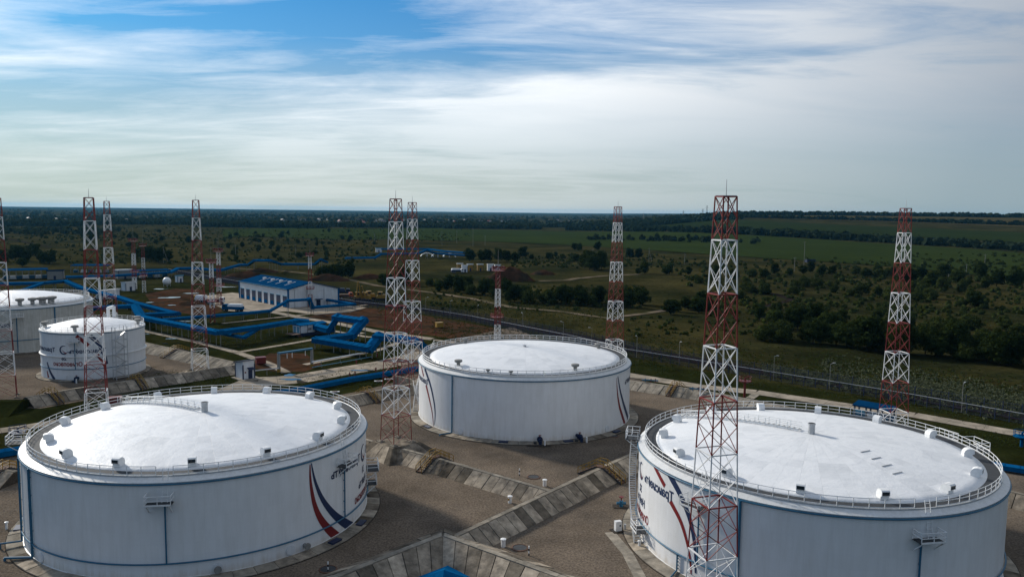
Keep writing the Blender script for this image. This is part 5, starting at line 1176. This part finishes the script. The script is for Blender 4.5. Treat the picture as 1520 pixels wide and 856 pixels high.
# ---- power poles and pylons
def power_pole(label, u, v, h, braced=False, group='power poles'):
    p = GT(u, v); o = thing('power_pole', label, 'power pole', p, rad(random.uniform(-30, 30)), group); MB().tube((0, 0, -.3), (0, 0, h), .17, 6, .11).build('pole', MAT['pole_grey'], o); MB().bar((-1.2, 0, h-.8), (1.2, 0, h-.8), .14).build('crossarm', MAT['pole_grey'], o)
    if braced: MB().tube((3.4, 0, -.3), (.05, 0, h*.85), .15, 6, .12).build('brace', MAT['pole_grey'], o)
for u, v, h, b in ((243, 390, 13, 1), (963, 390, 13, 1), (1016, 392, 9, 0), (1193, 398, 22, 0), (1179, 403, 11, 0), (1461, 403, 14, 0), (678, 361, 16, 0), (720, 364, 12, 0), (702, 366, 22, 0), (656, 365, 18, 0), (880, 386, 10, 0), (439, 383, 12, 0), (350, 384, 12, 0), (556, 360, 12, 1), (1408, 411, 9, 0), (1434, 408, 8, 0)):
    power_pole('braced grey wooden power pole out on the open land' if b else 'single grey power pole out on the open land', u, v, h, b, 'braced power poles' if b else 'single power poles')
for u, v, h in ((1043, 322, 26), (1049, 322, 36), (1014, 324, 24), (955, 326, 24)):
    p = GT(u, v)
    if p is None: continue
    o = thing('pylon', 'grey steel pylon standing above the far ridge woods', 'pylon', p, 0, 'pylons on the ridge'); mb = MB()
    for sx in (-1, 1):
        for sy in (-1, 1): mb.bar((sx*2.5, sy*2.5, 0), (sx*.4, sy*.4, h), .35)
    for z in range(6): q = z/6; w0 = 2.5-2.1*q; mb.bar((-w0, -w0, h*q), (w0, -w0, h*(q+.14)), .25); mb.bar((w0, -w0, h*q), (-w0, -w0, h*(q+.14)), .25)
    mb.build('body', MAT['pole_grey'], o); MB().bar((-6, 0, h*.8), (6, 0, h*.8), .35).build('crossarm', MAT['pole_grey'], o); MB().bar((-4.5, 0, h*.95), (4.5, 0, h*.95), .35).build('crossarm', MAT['pole_grey'], o)

# ================================================================== vehicles and machines
WHEEL = MB().tube((0, -.22, 0), (0, .22, 0), .58, 14).mesh('wheel', MAT['black_rubber']); HUB = MB().tube((0, -.24, 0), (0, .24, 0), .25, 10).mesh('hub', MAT['galvanised'])
def truck(label, u, v, rot, cab, body, load, L=8.0):
    p = G(u, v); o = thing('truck', label, 'truck', p, rad(rot)); MB().box((-L/2, -.5, .75), (L/2, .5, 1.05)).build('chassis', MAT['black_rubber'], o)
    c = MB(); pr = [(L/2, .8), (L/2, 2.0), (L/2-.35, 3.0), (L/2-2.0, 3.05), (L/2-2.1, .8)]; n = 5; c.add([(x, -1.22, z) for x, z in pr] + [(x, 1.22, z) for x, z in pr], [tuple(range(n)), tuple(range(2*n-1, n-1, -1))] + [(i, (i+1) % n, n+(i+1) % n, n+i) for i in range(n)]); cb_ = c.build('cab', MAT[cab], o); recalc(cb_.data)
    MB().hexa([(L/2-.02, -1.05, 2.02), (L/2+.03, -1.05, 2.0), (L/2+.03, 1.05, 2.0), (L/2-.02, 1.05, 2.02), (L/2-.36, -1.0, 2.9), (L/2-.28, -1.0, 2.9), (L/2-.28, 1.0, 2.9), (L/2-.36, 1.0, 2.9)]).build('windscreen', MAT['glass_dark'], cb_)
    for y in (-1.235, 1.215): MB().box((L/2-1.7, y, 2.0), (L/2-.6, y+.02, 2.8)).build('side_window', MAT['glass_dark'], cb_)
    MB().box((-L/2, -1.25, 1.05), (L/2-2.3, 1.25, 2.2)).build('body', MAT[body], o)
    if load: MB().hexa([(-L/2+.2, -1.2, 2.2), (L/2-2.5, -1.2, 2.2), (L/2-2.5, 1.2, 2.2), (-L/2+.2, 1.2, 2.2), (-L/2+.5, -.9, 3.3), (L/2-2.8, -.9, 3.2), (L/2-2.8, .9, 3.2), (-L/2+.5, .9, 3.3)]).build('load', MAT[load], o)
    for x in (L/2-1.1, -L/2+1.0, -L/2+2.3):
        for y in (-1.05, 1.05): w_ = mk('wheel', WHEEL, o, (x, y, .58)); mk('hub', HUB, w_)
    return o
truck('blue flatbed truck with a white load parked before the garage', 346, 462, 170, 'gallery_blue', 'gallery_blue', 'white_paint', 9)
truck('white truck with a dark body parked beside the blue flatbed', 320, 451, 10, 'white_paint', 'dark_ring', None, 8)
truck('yellow and white truck parked by the slim floodlight mast', 296, 448, 160, 'yellow_paint', 'white_paint', 'white_paint', 8)
truck('orange truck parked behind the garage end wall', 512, 443, 20, 'orange_paint', 'rust', None, 8)
truck('dark blue truck parked close to the back corner of the garage', 508, 437, 10, 'dark_blue', 'dark_blue', 'dark_blue', 8)
truck('white and blue lorry among the excavation site cabins', 679, 405, 20, 'white_paint', 'dark_blue', 'wall_white', 9)
def pipelayer(label, u, v, rot, boom):
    p = G(u, v); o = thing('pipelayer', label, 'construction machine', p, rad(rot))
    for y in (-1.4, 1.4):
        t = MB(); pr = [(-2.4, .25), (-2.0, 0), (2.0, 0), (2.4, .25), (2.4, .8), (2.0, 1.1), (-2.0, 1.1), (-2.4, .8)]; n = 8; t.add([(x, y-.35, z) for x, z in pr] + [(x, y+.35, z) for x, z in pr], [tuple(range(n)), tuple(range(2*n-1, n-1, -1))] + [(i, (i+1) % n, n+(i+1) % n, n+i) for i in range(n)]); t.build('track', MAT['black_rubber'], o)
    MB().box((-2.2, -1.1, .9), (2.4, 1.1, 2.3)).box((.6, -.8, 2.3), (2.3, .8, 2.8)).build('body', MAT['yellow_paint'], o)
    c = MB().box((-1.6, -1.0, 2.3), (.4, 1.0, 4.0)).box((-1.75, -1.1, 4.0), (.55, 1.1, 4.15)).build('cab', MAT['yellow_paint'], o); MB().box((.39, -.85, 2.8), (.44, .85, 3.8)).build('window', MAT['glass_dark'], c); MB().box((-1.3, -1.03, 2.8), (.1, -.98, 3.8)).build('window', MAT['glass_dark'], c)
    if boom: MB().bar((-1.2, -1.7, .9), (-.5, -3.0, boom), .35).bar((1.2, -1.7, .9), (-.3, -3.0, boom), .35).bar((-.8, -2.2, boom*.45), (.5, -2.2, boom*.45), .25).build('boom', MAT['yellow_paint'], o); MB().tube((-.4, -3.0, boom), (-.4, -3.0, boom*.45), .05, 5).build('hook_cable', MAT['dark_ring'], o)
    return o
pipelayer('yellow pipelayer with its boom raised, closest to the garage', 533, 446, 10, 9.5)
pipelayer('yellow pipelayer with a raised boom in the middle of the machines', 543, 446.5, -20, 7.5)
pipelayer('yellow crawler without boom behind the pipelayers', 549, 444, 30, 0)
pipelayer('low yellow crawler parked at the end of the machine row', 566, 445.5, 0, 0)
# white spherical-ended vessel
p = G(248, 425); o = thing('vessel', 'white ball-shaped vessel on legs at the pump station edge', 'vessel', p); pr = [(2.2*math.sin(PI*k/12)+.001, 2.9-2.2*math.cos(PI*k/12)) for k in range(13)]; MB().lathe(pr, 20).build('shell', MAT['white_paint'], o, True)
for k in range(4): q = pc(1.7, k*PI/2+.5, 0); MB().tube((q.x, q.y, 0), (q.x, q.y, 2.4), .14, 6).build('leg', MAT['galvanised'], o)
# white curved pipes in the valve yard
for i, (u, v) in enumerate(((634, 381), (650, 381.5), (667, 382))):
    p = G(u, v); o = thing('valve_pipe', 'white arched pipe in the far valve yard', 'pipe', p, rad(5), 'arched pipes of the valve yard'); mb = MB(); pts = [Vector((-6+12*k/8, 0, .3+3.2*math.sin(PI*k/8)**.6)) for k in range(9)]; mb.path(pts, .5, 8); mb.build('tube', MAT['white_paint'], o); MB().box((-.5, -.5, 0), (.5, .5, 3)).build('valve', MAT['galvanised'], o)
# ---- small things in the yards
def bollard(label, u, v, h=1.15, r=.3, group='capped white standpipes'):
    p = G(u, v); o = thing('standpipe', label, 'standpipe', p, 0, group); MB().tube((0, 0, -.05), (0, 0, h-.2), r, 14).build('body', MAT['white_paint'], o); MB().lathe([(r+.08, h-.2), (r+.08, h-.06), (r*.5, h), (.001, h)], 14).build('cap', MAT['white_paint'], o); return o
bollard('capped white standpipe beside the manhole in the lone tank yard', 808.5, 721, group=None); b2 = bollard('capped white standpipe with a yellow mark below the long dike', 757, 746, group=None)
MB().box((-.32, -.34, .5), (-.1, -.26, .8)).build('yellow_mark', MAT['yellow_paint'], b2)
bollard('capped white standpipe next to the manhole before the crossing dike', 747, 811, group=None); bollard('thin white standpipe in the yard beside the striped tank', 10, 785, 1.1, .16, None); bollard('slim white standpipe at the foot of the winding stair', 949, 812, 1.0, .18, None)
for i, (u, v, lab) in enumerate(((792, 708, 'dark round manhole lid in the lone tank yard'), (771.5, 813, 'dark round manhole lid before the crossing dike'), (487, 845, 'dark round manhole lid beside the striped tank'), (910, 647, 'dark round manhole lid near the lone tank apron'))):
    p = G(u, v); o = thing('manhole', lab, 'manhole', p); MB().lathe([(1.15, -.02), (1.15, .10), (.95, .14), (.95, .02)], 20).build('collar', MAT['rust'], o); MB().lathe([(.94, .10), (.001, .12)], 20).build('lid', MAT['dark_ring'], o)
for i, (u, v, lab) in enumerate(((771, 706, 'thin banded marker post in the lone tank yard'), (785, 824, 'thin banded marker post beside the manhole before the crossing dike'), (487, 848, 'thin white marker post beside the striped tank manhole'))):
    p = G(u, v); o = thing('marker_post', lab, 'marker post', p)
    for k in range(4): MB().tube((0, 0, .32*k), (0, 0, .32*(k+1)-.004), .09, 8).build('band', MAT['white_paint' if k % 2 else 'dark_ring'], o)
p = G(917, 788); o = thing('control_cabinet', 'white control cabinet on a slab at the foot of the winding stair', 'cabinet', p, rad(20)); MB().box((-.9, -.7, 0), (1.6, .8, .15)).build('slab', MAT['dark_edge'], o); MB().box((-.45, -.3, .15), (.45, .3, 1.5)).build('housing', MAT['white_paint'], o); MB().box((.1, -.33, .8), (.3, -.295, 1.0)).build('display', MAT['dark_ring'], o); MB().tube((1.1, 0, .15), (1.1, 0, .9), .16, 10).build('pipe_stub', MAT['galvanised'], o)
p = G(922, 752); o = thing('hydrant', 'blue and red valve stand beside the winding stair', 'hydrant', p); MB().tube((0, 0, 0), (0, 0, 1.0), .28, 10).tube((-.7, 0, .6), (.7, 0, .6), .22, 8).build('body', MAT['pipe_blue'], o); MB().tube((0, 0, 1.0), (0, 0, 1.5), .09, 6).tube((0, 0, 1.5), (0, 0, 1.6), .35, 12).build('wheel', MAT['red_paint'], o); MB().box((-1.2, -.8, -.02), (1.2, .8, .12)).build('plinth', MAT['dark_edge'], o)
def monitor(label, u, v, h, mt='red_paint'):
    p = G(u, v); o = thing('fire_monitor', label, 'fire monitor', p); MB().tube((0, 0, -.1), (0, 0, h-1.2), .28, 10).build('column', MAT[mt], o); MB().lathe([(.3, h-1.7), (1.5, h-1.2), (1.5, h-1.05), (.2, h-1.05)], 16).build('deck', MAT[mt], o); rl = MB()
    for hh in (.5, 1.0): rl.path(arc(1.45, h-1.05+hh, 0, 2*PI, .5), .05, 4)
    rr_ = rl.build('railing', MAT[mt], o)
    for k in range(10): MB().tube(pc(1.45, k*PI/5, h-1.05), pc(1.45, k*PI/5, h-.05), .04, 4).build('post', MAT[mt], rr_)
    MB().tube((0, 0, h-1.05), (0, 0, h-.4), .2, 8).tube((0, 0, h-.4), (1.3, .5, h), .14, 8, .1).build('nozzle', MAT[mt], o)
monitor('red fire monitor on a column beside the perimeter road', 1105, 590, 5.2); monitor('dark blue fire monitor beside the trough past the striped tank', 27, 657, 3.2, 'dark_blue'); monitor('blue and red fire monitor at the end of the perimeter road verge', 1516, 663, 3.2, 'gallery_blue')
for i, (u, v, lab) in enumerate(((387, 540, 'dark red steel tank beside the booth and the footpath'), (652, 486, 'small yellow skip at the edge of the bare soil'), (171, 602, 'red box behind the striped tank railing'))):
    p = G(u, v); o = thing('steel_box', lab, 'box', p, rad(30)); mt = ('red_paint', 'yellow_paint', 'red_paint')[i]; MB().box((-1.3, -.9, .25), (1.3, .9, 1.9)).build('body', MAT[mt], o); MB().box((-1.4, -1.0, 1.9), (1.4, 1.0, 2.02)).build('lid', MAT[mt], o)
    for sx in (-1, 1):
        for sy in (-.7, .7): MB().box((sx-.1, sy-.1, 0), (sx+.1, sy+.1, .25)).build('foot', MAT['dark_ring'], o)
for i, (u, v) in enumerate(((503, 568), (562, 567), (497, 583), (577, 564))):
    p = G(u, v); o = thing('sign_board', 'small white board with a red band lying low in the grass by the trough', 'sign', p, rad(10), 'low boards by the trough'); MB().box((-1.1, -.3, .25), (1.1, .3, .4)).build('board', MAT['white_paint'], o); MB().box((-.6, -.31, .402), (.6, .1, .41)).build('band', MAT['red_paint'], o); MB().box((-.1, -.1, 0), (.1, .1, .25)).build('peg', MAT['pole_grey'], o)
for i, (u, v) in enumerate(((519, 560), (527, 558), (558, 552), (529, 541), (647, 497), (560, 530))):
    p = G(u, v); o = thing('red_hydrant', 'small red hydrant post along the service road', 'hydrant', p, 0, 'red hydrants by the service road'); MB().tube((0, 0, 0), (0, 0, 1.3), .14, 8).build('post', MAT['red_paint'], o); MB().tube((-.3, 0, 1.0), (.3, 0, 1.0), .1, 6).build('outlet', MAT['red_paint'], o)
for i, (u, v, lab) in enumerate(((965, 567, 'blue pipe stub rack on the dike crest by the perimeter road'), (1036, 580, 'blue valve rack on the dike crest near the red fire monitor'))):
    p = G(u, v, 1.75); o = thing('valve_rack', lab, 'valve', p, rad(-12)); MB().tube((-2, 0, .5), (2, 0, .5), .18, 8).build('tube', MAT['pipe_blue'], o)
    for x in (-1.2, .2, 1.3): MB().tube((x, 0, 0), (x, 0, .95), .1, 6).build('stub', MAT['red_paint' if x > 0 else 'pipe_blue'], o)

# ================================================================== air
hb = MB().box((-24000, -24000, -1.5), (24000, 24000, 92)); ho = hb.build('haze', [])
hm = bpy.data.materials.new('haze'); hm.use_nodes = True; t = hm.node_tree
for n in list(t.nodes): t.nodes.remove(n)
pv = nd(t, 'ShaderNodeVolumePrincipled'); pv.inputs['Color'].default_value = (.13, .52, .90, 1); pv.inputs['Density'].default_value = 2.1e-5; pv.inputs['Anisotropy'].default_value = .2
out = nd(t, 'ShaderNodeOutputMaterial'); t.links.new(pv.outputs[0], out.inputs['Volume']); ho.data.materials.append(hm); tag(ho, kind='stuff')
